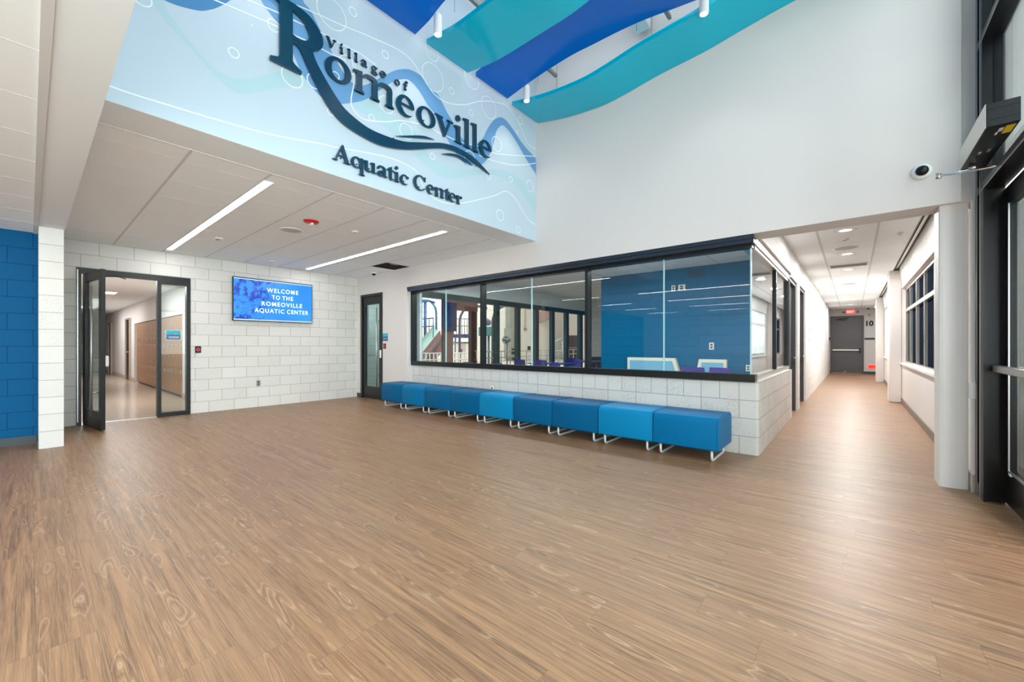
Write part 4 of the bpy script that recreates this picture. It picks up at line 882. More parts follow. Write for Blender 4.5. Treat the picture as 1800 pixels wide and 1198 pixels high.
t = thing('exit_sign', (.62, 23.28, .32), 'low red exit sign near the floor beside the grey corridor door', 'exit sign')
MB().box(-.13, .13, 0, .02, -.09, .09, None, .004).build('housing', M_white, t)
MB().box(-.12, .12, -.003, 0, -.08, .08).build('face', M_red, t)
text_obj('sign_text', 'EXIT', .11, emit('exit_text_dark', (120, 16, 20), .3), (0, -.0045, -.04), 'y', t, .003, fit=.2, depth=.001)
t = thing('wall_number', (.555, 23.297, 2.08), 'black number ten on the wall right of the grey corridor door', 'number sign')
o = text_obj('digits', '10', .30, M_blk2, (0, 0, 0), 'y', t, .012, fit=.24, depth=.004)
t = thing('wall_plate', (.55, 23.29, 1.52), 'dark horizontal plate on the wall below the black number', 'wall plate')
MB().box(-.17, .17, -.01, .01, -.04, .04, None, .003).build('plate', M_base, t)
MB().box(-.155, .155, -.012, -.01, -.004, .004).build('groove', M_blk2, t)
t = thing('room_sign', (.54, 23.29, 2.55), 'small faint grey symbol plate above the black number', 'sign')
MB().box(-.05, .05, -.006, .01, -.06, .05, None, .002).build('plate', mat('sign_grey', (176, 174, 172), .6), t)
MB().lathe([(0, 0), (.02, 0), (.02, .004)], (0, -.010, 0), n=10).build('symbol', M_grey, t)
t = thing('wall_reader', (-.785, 22.6, 1.53), 'small dark wall unit at the far end of the corridor block wall', 'card reader')
MB().box(-.012, .025, -.05, .05, -.05, .05, None, .004).build('housing', M_blk2, t); MB().box(.025, .028, -.02, .02, -.02, .02).build('lens', M_duct, t)
# corridor block wall bits
t = thing('room_sign', (XC+.006, 11.9, 1.5), 'pale room sign on the white block wall past the second dark corridor door', 'sign')
MB().box(-.006, .008, -.10, .10, -.16, .16, None, .003).build('plate', mat('pale_sign', (214, 212, 209), .5), t); MB().box(.008, .010, -.08, .08, .03, .12).build('panel', M_duct, t)
t = thing('wall_outlet', (XC+.003, 12.2, .42), 'white outlet low on the corridor block wall', 'outlet')
MB().box(-.003, .008, -.036, .036, -.058, .058, None, .003).build('cover_plate', M_white, t); MB().box(.008, .010, -.014, .014, .012, .034).box(.008, .010, -.014, .014, -.034, -.012).build('socket', M_duct, t)

# ================================================================== WALL ITEMS, LEFT BAY
t = thing('door_button', (XTV+.002, 1.972, 1.155), 'dark square door button with a red ring by the left doorway', 'door button')
MB().box(0, .014, -.043, .043, -.06, .06, None, .004).build('plate', M_black, t)
m = MB(); A = [(.016, .027*math.cos(a*PI/12), .027*math.sin(a*PI/12)) for a in range(25)]; B = [(.016, .018*math.cos(a*PI/12), .018*math.sin(a*PI/12)) for a in range(25)]
m.quadstrip(A, B); m.build('ring', emit('red_ring', (255, 60, 70), .9), t)
t = thing('door_button', (-7.95, 5.073, 1.215), 'dark square door button with a red ring by the narrow glass door', 'door button')
MB().box(-.048, .048, -.014, 0, -.058, .058, None, .004).build('plate', M_black, t)
m = MB(); m.quadstrip([(.027*math.cos(a*PI/12), -.016, .027*math.sin(a*PI/12)) for a in range(25)], [(.018*math.cos(a*PI/12), -.016, .018*math.sin(a*PI/12)) for a in range(25)]); m.build('ring', MATS['red_ring'], t)
def room_sign(loc, face, w, h, label, line='PARTY ROOM', glassy=False):
    t = thing('room_sign', loc, label, 'sign')
    d = .006
    def bx(a0, a1, z0, z1, e0, e1):
        m = MB()
        if face == 'x': m.box(e0, e1, a0, a1, z0, z1)
        else: m.box(a0, a1, -e1, -e0, z0, z1)
        return m
    if glassy: bx(-w*1.08, w*1.08, -h*1.08, h*1.08, 0, d*.9).build('border', M_white, t)
    bx(-w, w, -h, h*.2, 0, d).build('name_panel', mat('sign_slate_blue', (74, 118, 150) if glassy else (28, 92, 148), .4), t)
    m = MB(); top = [(-w, h*.2), (-w*.4, h*.05), (w*.2, h*.3), (w, h*.1), (w, h), (-w, h)]
    if face == 'x': m.prism(top, 'x', 0, d+.001)
    else: m.prism(top, 'y', -d-.001, 0)
    m.build('wave_panel', mat('sign_teal', (40, 178, 200), .4), t)
    if face == 'x':
        MB().box(d, d+.001, -w*.7, w*.7, -h*.42, -h*.34).box(d, d+.001, -w*.6, w*.8, -h*.62, -h*.54).build('lettering', M_white, t)
    else: MB().box(-w*.75, w*.75, -d-.001, -d, -h*.46, -h*.36).build('lettering', M_white, t)
room_sign((XTV-.034, 1.63, 1.412), 'x', .10, .082, 'teal and slate sign on the sidelight glass of the left doorway', glassy=True)
room_sign((-7.93, 5.073, 1.415), 'y', .095, .085, 'teal and blue room sign beside the narrow glass door')
def outlet(loc, face, label, dark=False):
    t = thing('wall_outlet', loc, label, 'outlet')
    def bx(a0, a1, z0, z1, e0, e1, m):
        if face == 'x': m.box(e0, e1, a0, a1, z0, z1)
        else: m.box(a0, a1, -e1, -e0, z0, z1)
        return m
    bx(-.036, .036, -.058, .058, 0, .007, MB()).build('cover_plate', M_silver if dark else M_white, t)
    m = MB(); bx(-.016, .016, .008, .036, .007, .009, m); bx(-.016, .016, -.036, -.008, .007, .009, m); m.build('socket', M_grey if dark else M_black, t)
outlet((XTV+.001, 2.95, .476), 'x', 'steel outlet plate low on the block wall under the television', True)
outlet((-4.825, YB-.001, .463), 'y', 'outlet low on the half wall behind the bench')

# ================================================================== BENCH OF NINE OTTOMANS
P_ = .6935; BX0 = -7.30; Y0b, Y1b = 4.575, 5.165
def ottoman(i, m):
    t = thing('ottoman', (BX0+P_*(i+.5), (Y0b+Y1b)/2, 0), '', 'ottoman', 'blue ottomans in a row along the half wall')
    hw, hd = P_/2-.003, (Y1b-Y0b)/2
    # seat: sides square at the joints, front and back edges well rounded
    mb = MB(); r = .06; pts = []
    for cy, cz, a0 in ((-hd+r, .125+.02, 180), (hd-r, .125+.02, 270), (hd-r, .475-r, 0), (-hd+r, .475-r, 90)):
        rr = .02 if cz < .3 else r; yy = cy+(-1 if cy < 0 else 1)*(r-rr)
        for k in range(6): a = math.radians(a0+k*18); pts.append((yy+rr*math.cos(a), cz+rr*math.sin(a)))
    n = len(pts); secs = [(-hw, .965), (-hw+.006, .985), (-hw+.018, 1.0), (hw-.018, 1.0), (hw-.006, .985), (hw, .965)]
    rings = []
    for x, s in secs:
        rings.append([mb.bm.verts.new((x, p[0]*s, .30+(p[1]-.30)*s)) for p in pts])
    for A, B in zip(rings, rings[1:]):
        for j in range(n):
            f = mb.bm.faces.new((A[j], A[(j+1) % n], B[(j+1) % n], B[j])); f.smooth = True
    mb.bm.faces.new(rings[0][::-1]); mb.bm.faces.new(rings[-1])
    mb.build('seat', m, t)
    for s in (-1, 1):
        mb = MB(); x = s*(hw-.012); A = [(x, p[0]*1.001, .30+(p[1]-.30)*1.001) for p in pts]+[(x, pts[0][0], pts[0][1])]
        mb.tube(A, .0035, n=6, cap=False); mb.build('piping', m, t)
    for s in (-1, 1):
        x = s*(hw-.075); y0, y1 = -hd+.045, hd-.055; z = .014
        path = [(x, y0, .13)]+[(x, y0+.035-.035*math.cos(a), z+.035-.035*math.sin(a)) for a in (0, .5, 1.05, PI/2)]+[(x, y1-.035+.035*math.sin(a), z+.035-.035*math.cos(a)) for a in (0, .5, 1.05, PI/2)]+[(x, y1, .13)]
        MB().tube(path, .0135, n=10).build('leg', M_legs, t)
    return t
M_legs = mat('silver_tube', (214, 217, 220), .35, metal=.15)
seats = [M_vA, M_vC, M_vA, M_vA, M_vB, M_vA, M_vA, M_vB, M_vC]
labs = ['dark blue ottoman at the far left end of the row, by the glass door', 'mid blue ottoman second from the left end', 'dark blue ottoman third from the left, left of another dark one', 'dark blue ottoman fourth from the left, beside a bright blue one',
        'bright blue ottoman in the middle of the row', 'dark blue ottoman sixth from the left, right of the middle one', 'dark blue ottoman seventh from the left, left of a bright blue one', 'bright blue ottoman second from the right end', 'mid blue ottoman at the right end of the row, nearest the corridor']
protos = {}
for i, (m_, lab) in enumerate(zip(seats, labs)):
    if m_.name not in protos: t = protos[m_.name] = ottoman(i, m_)
    else: t = copy_tree(protos[m_.name]); t.location = (BX0+P_*(i+.5), (Y0b+Y1b)/2, 0)
    t['label'] = lab

# ================================================================== PARTY ROOM BEHIND THE GLASS
struct('ceiling', MB().box(-7.6, -1.0, 5.40, 13.2, ZC, ZC+.04), M_tile)
pc = [o for o in bpy.data.objects if o.name.startswith('ceiling') and o.type == 'MESH' and 'kind' in o][-1]
g = MB()
for k in range(5): g.box(-7.5+1.22*k+.6-.006, -7.5+1.22*k+.6+.006, 5.4, 13, ZC-.004, ZC+.001)
for k in range(12): g.box(-7.5, -1, 5.9+.61*k-.005, 5.9+.61*k+.005, ZC-.004, ZC+.001)
g.build('ceiling_bar', M_tbar, pc)
struct('wall_party_blue', MB().box(-4.60, -1.0, 8.78, 8.98, 0, ZC), M_blue2)
struct('wall_party_side', MB().box(-4.60, -4.40, 8.98, 13.1, 0, ZC).box(-7.5, -4.40, 13.0, 13.2, 0, ZC), M_block)
t = thing('air_vent', (-2.45, 8.775, 2.70), 'small dark grille at the top of the blue wall behind the glass', 'air vent')
MB().box(-.16, .16, -.01, 0, -.07, .07).build('frame', mat('vent_blue', (10, 70, 110), .5), t)
m = MB()
for k in range(5): m.box(-.145, .145, -.018, -.01, -.055+.025*k, -.043+.025*k)
m.build('louvre', MATS['vent_blue'], t)
def plate(x, z, w, h, label, nm='wall_outlet', cat='outlet'):
    t = thing(nm, (x, 8.778, z), label, cat)
    MB().box(-w, w, -.012, 0, -h, h, None, .003).build('cover_plate', M_white, t)
    MB().box(-w*.45, w*.45, -.015, -.012, .1*h, .65*h).box(-w*.45, w*.45, -.015, -.012, -.65*h, -.1*h).build('socket', M_grey, t)
plate(-2.163, 1.217, .045, .07, 'white outlet plate on the blue wall behind the glass')
plate(-2.91, 2.44, .04, .06, 'small white wall box high on the blue wall, the left of two', 'wall_box', 'wall box')
plate(-2.74, 2.44, .07, .06, 'wider white wall box high on the blue wall, the right of two', 'wall_box', 'wall box')
plate(-1.52, .80, .04, .06, 'pale switch plate low on the blue wall near the glass corner', 'wall_switch', 'switch')
# booth backs with cream caps
def booth(x0, x1, slant_l, slant_r, h, label):
    t = thing('booth_seat', ((x0+x1)/2, 8.45, 0), label, 'booth seat', 'pale booths by the blue wall'); c = (x0+x1)/2; a, b = x0-c, x1-c
    out = [(a-slant_l, 0), (b+slant_r, 0), (b, h), (a, h)]; inn = [(a-slant_l+.07, 0), (b+slant_r-.07, 0), (b-.06, h-.06), (a+.06, h-.06)]
    MB().prism(out, 'y', .02, .12).build('back_frame', M_cream, t)
    MB().prism(inn, 'y', .0, .03).build('back_cushion', M_pale, t)
    MB().box(a, b, -.42, .0, .12, .42, None, .03).build('seat', M_pale, t)
    MB().box(a+.03, b-.03, -.38, -.0, 0, .12).build('plinth', M_black, t)
booth(-3.80, -2.78, 0, .28, .97, 'long pale blue booth with a cream edge before the blue wall')
booth(-2.32, -1.83, .18, 0, .96, 'short pale blue booth with a cream edge, right of the long one')
# tables and chairs
def table(x, y, w, d, label, m=M_greytop):
    t = thing('table', (x, y, 0), label, 'table', 'party room tables')
    MB().box(-w, w, -d, d, .72, .75, None, .006).build('table_top', m, t)
    for sx in (-1, 1):
        for sy in (-1, 1): MB().tube([(sx*(w-.08), sy*(d-.08), 0), (sx*(w-.08), sy*(d-.08), .72)], .02, n=8).build('leg', M_silver, t)
def chair(m):
    t = thing('chair', (0, 0, 0), '', 'chair', 'plastic chairs in the party room')
    mb = MB(); prof = [(-.20, .46), (0, .45), (.17, .455), (.21, .50), (.235, .62), (.26, .86)]; n = 8
    rows = []
    for k, (y, z) in enumerate(prof):
        hw = .22 if k < 4 else .22-.02*(k-3); rows.append([(hw*(-1+2*j/n), y-(.03*(1-(2*j/n-1)**2) if k > 3 else 0), z+(.015*(2*j/n-1)**2 if k < 4 else 0)) for j in range(n+1)])
    s_ = MB(); b_ = MB()
    for A, B in zip(rows[:3], rows[1:4]): s_.quadstrip(A, B, smooth=True); s_.quadstrip([(p[0], p[1], p[2]-.012) for p in A], [(p[0], p[1], p[2]-.012) for p in B])
    for A, B in zip(rows[3:], rows[4:]): b_.quadstrip(A, B, smooth=True); b_.quadstrip([(p[0], p[1]+.012, p[2]) for p in A], [(p[0], p[1]+.012, p[2]) for p in B])
    s_.build('seat', m, t); b_.build('backrest', m, t)
    for sx in (-1, 1):
        for sy in (-1, 1): MB().tube([(sx*.17, sy*.15, .45), (sx*.21, sy*.20, 0)], .011, n=8).build('leg', M_silver, t)
    return t
table(-6.1, 7.2, .55, .38, 'table with indigo chairs near the pool-side glass, nearest the lobby', mat('blue_top', (50, 80, 160), .4))
table(-6.4, 9.3, .55, .38, 'table deeper in the party room before the dark window posts', MATS['blue_top'])
table(-3.05, 7.50, .50, .32, 'grey table in front of the long pale booth')
table(-6.3, 11.2, .5, .35, 'table farthest back in the party room', MATS['blue_top'])
ch1 = chair(M_navychair); ch2 = chair(M_purple); first = {id(ch1): True, id(ch2): True}
for x, y, rz, c_, lab in ((-6.55, 6.55, 180, 1, 'indigo chair nearest the left end of the lobby window'), (-5.75, 6.65, 170, 2, 'purple chair left of the second window post'), (-5.22, 7.30, -80, 2, 'purple chair at the right end of the near table'),
                          (-6.75, 8.6, 180, 1, 'indigo chair left of a pair behind the middle window'), (-6.1, 8.65, 180, 1, 'indigo chair right of a pair behind the middle window'), (-6.3, 10.45, 180, 1, 'dark indigo chair deep in the party room'), (-5.65, 9.9, 150, 2, 'purple chair beside the third window post'),
                          (-4.05, 7.3, 110, 2, 'purple chair at the left end of the grey table'), (-3.85, 6.75, 150, 1, 'indigo chair at the near left corner of the grey table'), (-2.16, 7.45, 200, 2, 'purple chair in front of the short booth'), (-1.60, 7.60, 160, 2, 'purple chair right in front of the short booth, nearer the glass corner')):
    src = ch1 if c_ == 1 else ch2
    o = src if first.pop(id(src), False) else copy_tree(src)
    o.location = (x, y, 0); o.rotation_euler.z = math.radians(rz); o['label'] = lab
t = thing('bin_cabinet', (-6.55, 12.6, 0), 'low dark brown cabinet at the far end of the party room', 'cabinet')
MB().box(-.28, .28, -.25, .25, .04, .84, None, .01).build('body', mat('dark_brown', (62, 50, 42), .5), t); MB().box(-.26, .26, -.26, -.25, .08, .80).build('door', MATS['dark_brown'], t); MB().box(-.05, .05, -.275, -.26, .70, .72).build('handle', M_silver, t)
t = thing('wall_panel', (-6.35, 12.99, 1.75), 'grey framed panel on the far wall of the party room', 'wall panel')
MB().box(-.18, .18, -.02, 0, -.42, .42).build('frame', M_grey, t); MB().box(-.16, .16, -.024, -.02, -.40, .40).build('panel', mat('panel_grey', (120, 126, 128), .5), t)
# pool-side glass wall
w = sroot('window_7', (-7.5, 5.42, 0))
YY = lambda y: y-5.42
m = MB(); m.box(-.06, .06, 0, YY(13.0), 2.33, 2.47).box(-.06, .06, 0, YY(13.0), 0, .10)
m.box(-.06, .06, YY(5.5), YY(5.60), .1, 2.33); m.build('window_frame', M_tealfr, w)
for y0, y1 in ((8.20, 8.33), (9.10, 9.24), (10.0, 10.15), (10.87, 11.02), (11.72, 11.88), (12.62, 12.82)): box('mullion', -.06, .06, YY(y0), YY(y1), .1, 2.33, M_tealfr, w)
box('column_panel', -.06, .07, YY(6.36), YY(6.62), .1, 2.33, M_bronze, w)
MB().box(-.06, .06, YY(6.62), YY(7.47), 2.10, 2.33).build('door_header', M_bronze, w)
MB().box(-.05, .05, YY(7.24), YY(7.46), .02, 2.10).build('door_leaf', M_dkbronze, w)
MB().tube([(.10, YY(7.36), .86), (.13, YY(7.36), .90), (.13, YY(7.36), 1.06), (.10, YY(7.36), 1.10)], .012).tube([(.05, YY(7.36), .86), (.11, YY(7.36), .86)], .01).tube([(.05, YY(7.36), 1.10), (.11, YY(7.36), 1.10)], .01).build('door_handle', mat('pink_brass', (222, 170, 150), .3, metal=.5), w)
for a, b in ((5.60, 6.36), (7.46, 8.20), (8.33, 9.10), (9.24, 10.0), (10.15, 10.87), (11.02, 11.72), (11.88, 12.62)): box('pane', -.006, .006, YY(a), YY(b), .1, 2.33, M_glass, w)
struct('wall_party_head', MB().box(-7.6, -7.44, 5.40, 13.2, 2.47, ZC), M_dry2)
struct('wall_party_near', MB().box(-7.6, -7.13, 5.40, 5.46, 0, ZC), M_dry2)
t = thing('wall_television', (-7.38, 6.49, 1.90), 'dark screen on the brown column behind the leftmost lobby window', 'television')
MB().box(-.02, .03, -.17, .18, -.33, .36, None, .005).build('casing', mat('screen_navy', (34, 34, 66), .2), t); MB().box(-.05, -.02, -.08, .08, -.1, .1).build('bracket', M_black, t)

# vestibule behind the narrow glass door
struct('wall_vestibule', MB().box(-10.0, -9.9, 5.28, 6.2, 0, 2.7).box(-10.0, -8.0, 6.05, 6.12, 0, 2.7).box(-10, -9.05, 5.28, 5.30, 0, 2.7).box(-8.02, -7.95, 5.28, 6.10, 0, 2.7).box(-10, -7.95, 5.28, 6.12, 2.62, 2.7), M_block)

# ================================================================== LOCKER CORRIDOR THROUGH THE LEFT DOORWAY
LY = 2.30
struct('ceiling', MB().box(-28, -9.32, .1, 2.5, 2.64, 2.7), M_tile)
struct('wall_locker_side', MB().box(-12.0, -9.32, LY, LY+.2, 0, 2.66), M_dry)
struct('wall_locker_side', MB().box(-28, -18.75, LY, LY+.2, 0, 2.66), M_dry)
struct('wall_locker_side', MB().box(-18.75, -12.0, LY, LY+.5, 1.97, 2.66), M_dry)
struct('wall_locker_side', MB().box(-18.75, -12.0, LY+.47, LY+.6, 0, 2.66), M_dry)
struct('wall_locker_near', MB().box(-28, -9.32, .05, .2, 0, 2.66), M_dry)
struct('wall_locker_end', MB().box(-28.1, -28, .1, 2.5, 0, 2.66), M_dry)
struct('baseboard_locker', MB().box(-28, -18.75, LY-.012, LY, 0, .13).box(-12.0, -9.32, LY-.012, LY, 0, .13), mat('tan_base', (190, 172, 152), .5))
def locker():
    t = thing('locker', (0, 0, 0), '', 'locker', 'woodgrain lockers along the inner corridor')
    MB().box(0, .448, .02, .45, .05, 1.95).build('body', M_lock, t); MB().box(0, .448, .05, .44, 0, .05).build('plinth', M_black, t)
    for k in range(3):
        z0 = .06+.63*k
        d = MB().box(.006, .442, 0, .02, z0, z0+.622, None, .002).build('door', M_lock, t)
        MB().box(.32, .41, -.018, .0, z0+(.50 if k < 2 else .08), z0+(.56 if k < 2 else .14), None, .003).build('handle', M_silver, d); MB().box(.35, .39, -.006, 0, z0+.25, z0+.29).build('number_plate', M_silver, d)
    return t
lk = locker(); names = 'first second third fourth fifth sixth seventh eighth ninth tenth eleventh twelfth thirteenth fourteenth'.split()
for k in range(14):
    o = lk if k == 0 else copy_tree(lk); o.location = (-12.45-.448*k, LY, 0); o['label'] = 'woodgrain locker column beyond the left doorway, %s from the doorway end' % names[k]
for x, nm, lab in ((-19.4, 'door_8', ''), (-24.4, 'door_9', '')):
    w = sroot(nm, (x, LY, 0))
    MB().box(-.95, -.90, -.06, .0, 0, 2.2).box(-.05, 0, -.06, .0, 0, 2.2).box(-.9, -.05, -.06, .0, 2.15, 2.2).build('door_frame', M_tan, w)
    box('door_leaf', -.9, -.05, -.03, -.004, .01, 2.15, M_blk2, w)
    MB().tube([(-.15, -.03, 1.0), (-.15, -.09, 1.0), (-.28, -.09, 1.0)], .012).build('door_handle', M_silver, w)
for x, lab in ((-19.15, 'grey plaque on the inner corridor wall beside the nearer dark door'), (-24.1, 'grey plaque on the inner corridor wall beside the farther dark door')):
    t = thing('room_sign', (x-1.45 if x > -20 else x-1.3, LY-.008, 1.45), lab, 'sign')
    MB().box(-.12, .12, -.004, .008, -.17, .17, None, .003).build('plate', MATS['sign_grey'], t); MB().box(-.08, .08, -.006, -.004, .02, .12).build('panel', M_duct, t)
def panel_light(x, lab):
    t = thing('panel_light', (x, 1.35, 2.64), lab, 'ceiling light', 'inner corridor panel lights')
    MB().box(-.30, .30, -.15, .15, -.006, .01).build('diffuser', MATS['pendant_glow'], t)
    MB().box(-.32, .32, -.17, -.15, -.010, .01).box(-.32, .32, .15, .17, -.010, .01).box(-.32, -.30, -.15, .15, -.010, .01).box(.30, .32, -.15, .15, -.010, .01).build('frame', M_white, t)
panel_light(-15.2, 'flat ceiling light panel nearer the left doorway'); panel_light(-21.5, 'flat ceiling light panel deeper in the inner corridor')
t = thing('wall_dispenser', (-27.9, 1.7, 1.1), 'white dispenser at the end of the inner corridor', 'dispenser')
MB().box(0, .12, -.15, .15, -.2, .2, None, .02).build('body', M_white, t); MB().box(.12, .125, -.08, .08, -.1, .02).build('window', M_grey, t)

# ================================================================== POOL HALL
struct('wall_pool_far', MB().box(-22.2, -22, 2.6, 40, 0, 9), M_pool)
struct('wall_pool_end', MB().box(-22, -4.4, 34, 34.2, 0, 9), M_pool)
struct('wall_pool_near', MB().box(-22, -9.32, 2.92, 3.0, 0, 9).box(-7.62, -7.5, 13.2, 34, 0, 9).box(-9.32, -7.5, 5.42, 13.2, 2.86, 9).box(-9.32, -9.2, 2.6, 5.4, 2.9, 9), M_pool)
struct('ceiling', MB().box(-22.2, -7.4, 2.5, 34.2, 9, 9.1), M_pool)
def W3(px, w, z):      # helper for distant items: metres along the sight from the lobby, converted once
    k = (px-900)/713; return (w*(-.6435+.7654*k), w*(.7654+.6435*k), z)
def ZZ(py, w): return 1.228+(607-py)/713*w
def item(name, px, w, label, cat, group=None):
    x, y, _ = W3(px, w, 0); return thing(name, (x, y, 0), label, cat, group)
def rel(px, w, py, t, dpx=0): 
    a = W3(px, w, ZZ(py, w)); return (a[0]-t.location.x, a[1]-t.location.y, a[2])
# play poles
for px, top, crook, w_, lab in ((747.5, 530, -1, 21, 'navy play pole with short arms at the far left of the pool hall'), (767, 527, 1, 21.5, 'steel blue arched spray pipe left of the brown column'), (808, 537, 1, 17.5, 'dark arched spray pipe seen through the brown-framed doorway'), (866, 537, 1, 17, 'dark arched pipe at the right end of the water play deck')):
    t = item('spray_pole', px, w_, lab, 'spray pole', 'water play poles')
    z = ZZ(top, w_); d = Vector((.7654, .6435, 0)); sgn = crook
    if px < 750:
        MB().tube([(0, 0, 0), (0, 0, z)], .075, M_spray, 10).build('pole', M_spray, t)
        MB().tube([tuple(-d*.45+Vector((0, 0, z-.02))), tuple(-d*.2+Vector((0, 0, z+.03))), (0, 0, z), tuple(d*.2+Vector((0, 0, z+.05))), tuple(d*.5+Vector((0, 0, z-.05)))], .05, n=8).build('arm', M_spray, t)
        MB().lathe([(.05, 0), (.12, .08), (.1, .14)], (0, 0, z-.05), n=12).build('collar', M_sprayt, t)
    else:
        mm = M_sprayt if px < 780 else mat('dark_pipe', (70, 74, 92), .4)
        R_ = .45; P3 = [Vector((0, 0, 0)), Vector((0, 0, z-R_*1.6))]
        side = -1 if px in (767,) else 1
        for a in range(1, 8): P3.append(Vector((0, 0, z-R_*1.6))+d*side*R_*1.3*(1-math.cos(a*PI/14))+Vector((0, 0, R_*1.6*math.sin(a*PI/14))))
        P3.append(P3[-1]+d*side*.5+Vector((0, 0, -.05)))
        MB().tube([tuple(p) for p in P3], .055, n=10).build('pipe', mm, t)
        e = P3[-1]; MB().lathe([(0, .1), (.10, .02), (.12, -.10), (0, -.1)], (e.x, e.y, e.z), n=12).build('nozzle', mm, t)
# slide tower
t = item('water_slide', 752, 17, 'pale teal and dusty red water slide behind the leftmost lobby window', 'water slide')
a = Vector(rel(735, 16, 638, t)); b = Vector(rel(778, 18, 584, t)); 
def flume(mb, a, b, wdt, h, n=10):
    d = (b-a); side = Vector((d.y, -d.x, 0)).normalized(); rows = []
    for k in range(9):
        ang = PI+PI*k/8; rows.append(side*wdt*math.cos(ang)+Vector((0, 0, h*(1+math.sin(ang)))))
    A = [a+r for r in rows]; B = [b+r for r in rows]
    mb.quadstrip(A, B, smooth=True); mb.quadstrip([p+Vector((0, 0, -.03)) for p in A], [p+Vector((0, 0, -.03)) for p in B], smooth=True); return mb
flume(MB(), a, b, .42, .35).build('flume', M_slide, t)
a2 = Vector(rel(738, 15.5, 662, t)); b2 = Vector(rel(786, 17.2, 598, t)); flume(MB(), a2, b2, .35, .45).build('lower_flume', M_slider, t)
mb = MB()
for px in (768, 776, 784): p = Vector(rel(px, 17.6, 600, t)); mb.tube([(p.x, p.y, 0), (p.x, p.y, p.z+.1)], .05, n=8)
mb.build('post', M_sprayt, t)
c0 = Vector(rel(770, 18.2, 578, t)); MB().box(c0.x-1.4, c0.x+.3, c0.y-.5, c0.y+.7, c0.z-.7, c0.z-.55).build('platform', M_slide, t)
mb = MB()
for k in range(7):
    x = c0.x-1.4+.28*k; mb.tube([(x, c0.y-.5, c0.z-.55), (x, c0.y-.5, c0.z+.45)], .018, n=6)
for z in (.45, .1): mb.tube([(c0.x-1.4, c0.y-.5, c0.z+z), (c0.x+.3, c0.y-.5, c0.z+z)], .025, n=6)
mb.build('railing', M_spray, t)
# play platform
t = item('play_platform', 812, 19, 'play platform with a railing seen through the brown doorway', 'play structure')
p0 = Vector(rel(793, 19, 587, t)); p1 = Vector(rel(826, 19, 587, t)); d = (p1-p0); nrm = Vector((-d.y, d.x, 0)).normalized()
mb = MB(); mb.face([p0, p1, p1+nrm*1.4, p0+nrm*1.4]); mb.face([p0-Vector((0, 0, .16)), p1-Vector((0, 0, .16)), p1+nrm*1.4-Vector((0, 0, .16)), p0+nrm*1.4-Vector((0, 0, .16))]); mb.face([p0, p1, p1-Vector((0, 0, .16)), p0-Vector((0, 0, .16))]); mb.build('deck', M_spray, t)
mb = MB()
for k in range(8):
    p = p0+d*k/7; mb.tube([tuple(p), tuple(p+Vector((0, 0, .72)))], .018, n=6)
for z in (.38, .72): mb.tube([tuple(p0+Vector((0, 0, z))), tuple(p1+Vector((0, 0, z)))], .022, n=6)
mb.build('railing', M_sprayt, t)
mb = MB()
for p in (p0, p1, p0+nrm*1.4, p1+nrm*1.4): mb.tube([(p.x, p.y, 0), tuple(p)], .05, n=8)
mb.build('post', M_sprayt, t)
t = item('water_play_bucket', 859, 18, 'teal play panel box by the dark window post in the pool hall', 'play structure')
MB().box(-.45, .45, -.2, .2, ZZ(590, 18), ZZ(574, 18), None, .03).build('panel', mat('teal_play', (60, 140, 140), .4), t); MB().tube([(0, 0, 0), (0, 0, ZZ(590, 18))], .05).build('post', M_sprayt, t)
MB().lathe([(.0, .0), (.16, .02), (.2, .2), (0, .36)], (-.1, 0, ZZ(572, 18)), n=16).build('bucket', mat('mauve_bucket', (120, 100, 140), .4), t)
# dark wire frames and cabinet behind the doorway
t = item('pool_cart', 816, 20, 'white cart with dark frame beyond the brown doorway', 'cart')
MB().box(-.35, .35, -.25, .25, .35, 1.35, None, .02).build('cabinet', M_white, t); MB().box(-.40, .40, -.27, .27, .28, .36).box(-.40, .40, -.27, .27, 1.35, 1.40).build('shelf', M_black, t)
MB().box(-.12, .12, -.28, -.25, .85, 1.05, None, .01).build('control_panel', M_grey, t)
for sx in (-1, 1):
    for sy in (-1, 1): MB().tube([(sx*.33, sy*.22, 0), (sx*.33, sy*.22, .28)], .03, n=8).build('leg', M_black, t)
# duct, fan, pipes and doors on the far wall
def far(px, label, nm, cat, group=None):  # on the far wall x = -22
    k = (px-900)/713; w_ = -22/(-.6435+.7654*k); y = w_*(.7654+.6435*k); return w_, y, thing(nm, (-21.98, y, 0), label, cat, group)
w_, y, t = far(893, 'grey square air duct coming down the white pool wall', 'air_duct', 'air duct')
MB().box(0, .5, -.32, .32, ZZ(577, w_), 8.9).build('duct', M_duct, t); MB().box(-.0, .7, -.50, .50, .3, ZZ(577, w_), None, .02).build('lower_duct', M_duct, t); MB().box(.7, .72, -.4, .4, .5, 1.0).build('grille', M_black, t)
w_ = 24; t = item('wall_fan', 889.5, w_, 'round grey fan in front of the duct on the pool wall', 'fan')
zc = ZZ(597, w_); ax = Vector((.6, -.8, 0)); 
mb = MB()
side = Vector((.8, .6, 0))
for r in (.22, .20): mb.tube([tuple(side*r*math.cos(a*PI/12)+Vector((0, 0, zc+r*math.sin(a*PI/12)))) for a in range(25)], .022, n=8, cap=False)
mb.build('guard', M_sprayt, t)
mb = MB()
for k in range(4):
    a = k*PI/2; u = side*math.cos(a)+Vector((0, 0, math.sin(a))); v = side*-math.sin(a)+Vector((0, 0, math.cos(a))); c_ = Vector((0, 0, zc))
    mb.face([c_+u*.04+v*.03, c_+u*.2+v*.09, c_+u*.2-v*.05, c_+u*.04-v*.03])
mb.build('blade', M_black, t)
MB().lathe([(0, -.1), (.2, -.1), (.23, .0), (.2, .1), (0, .1)], (0, .1, zc), n=18).build('motor_housing', M_grey, t)
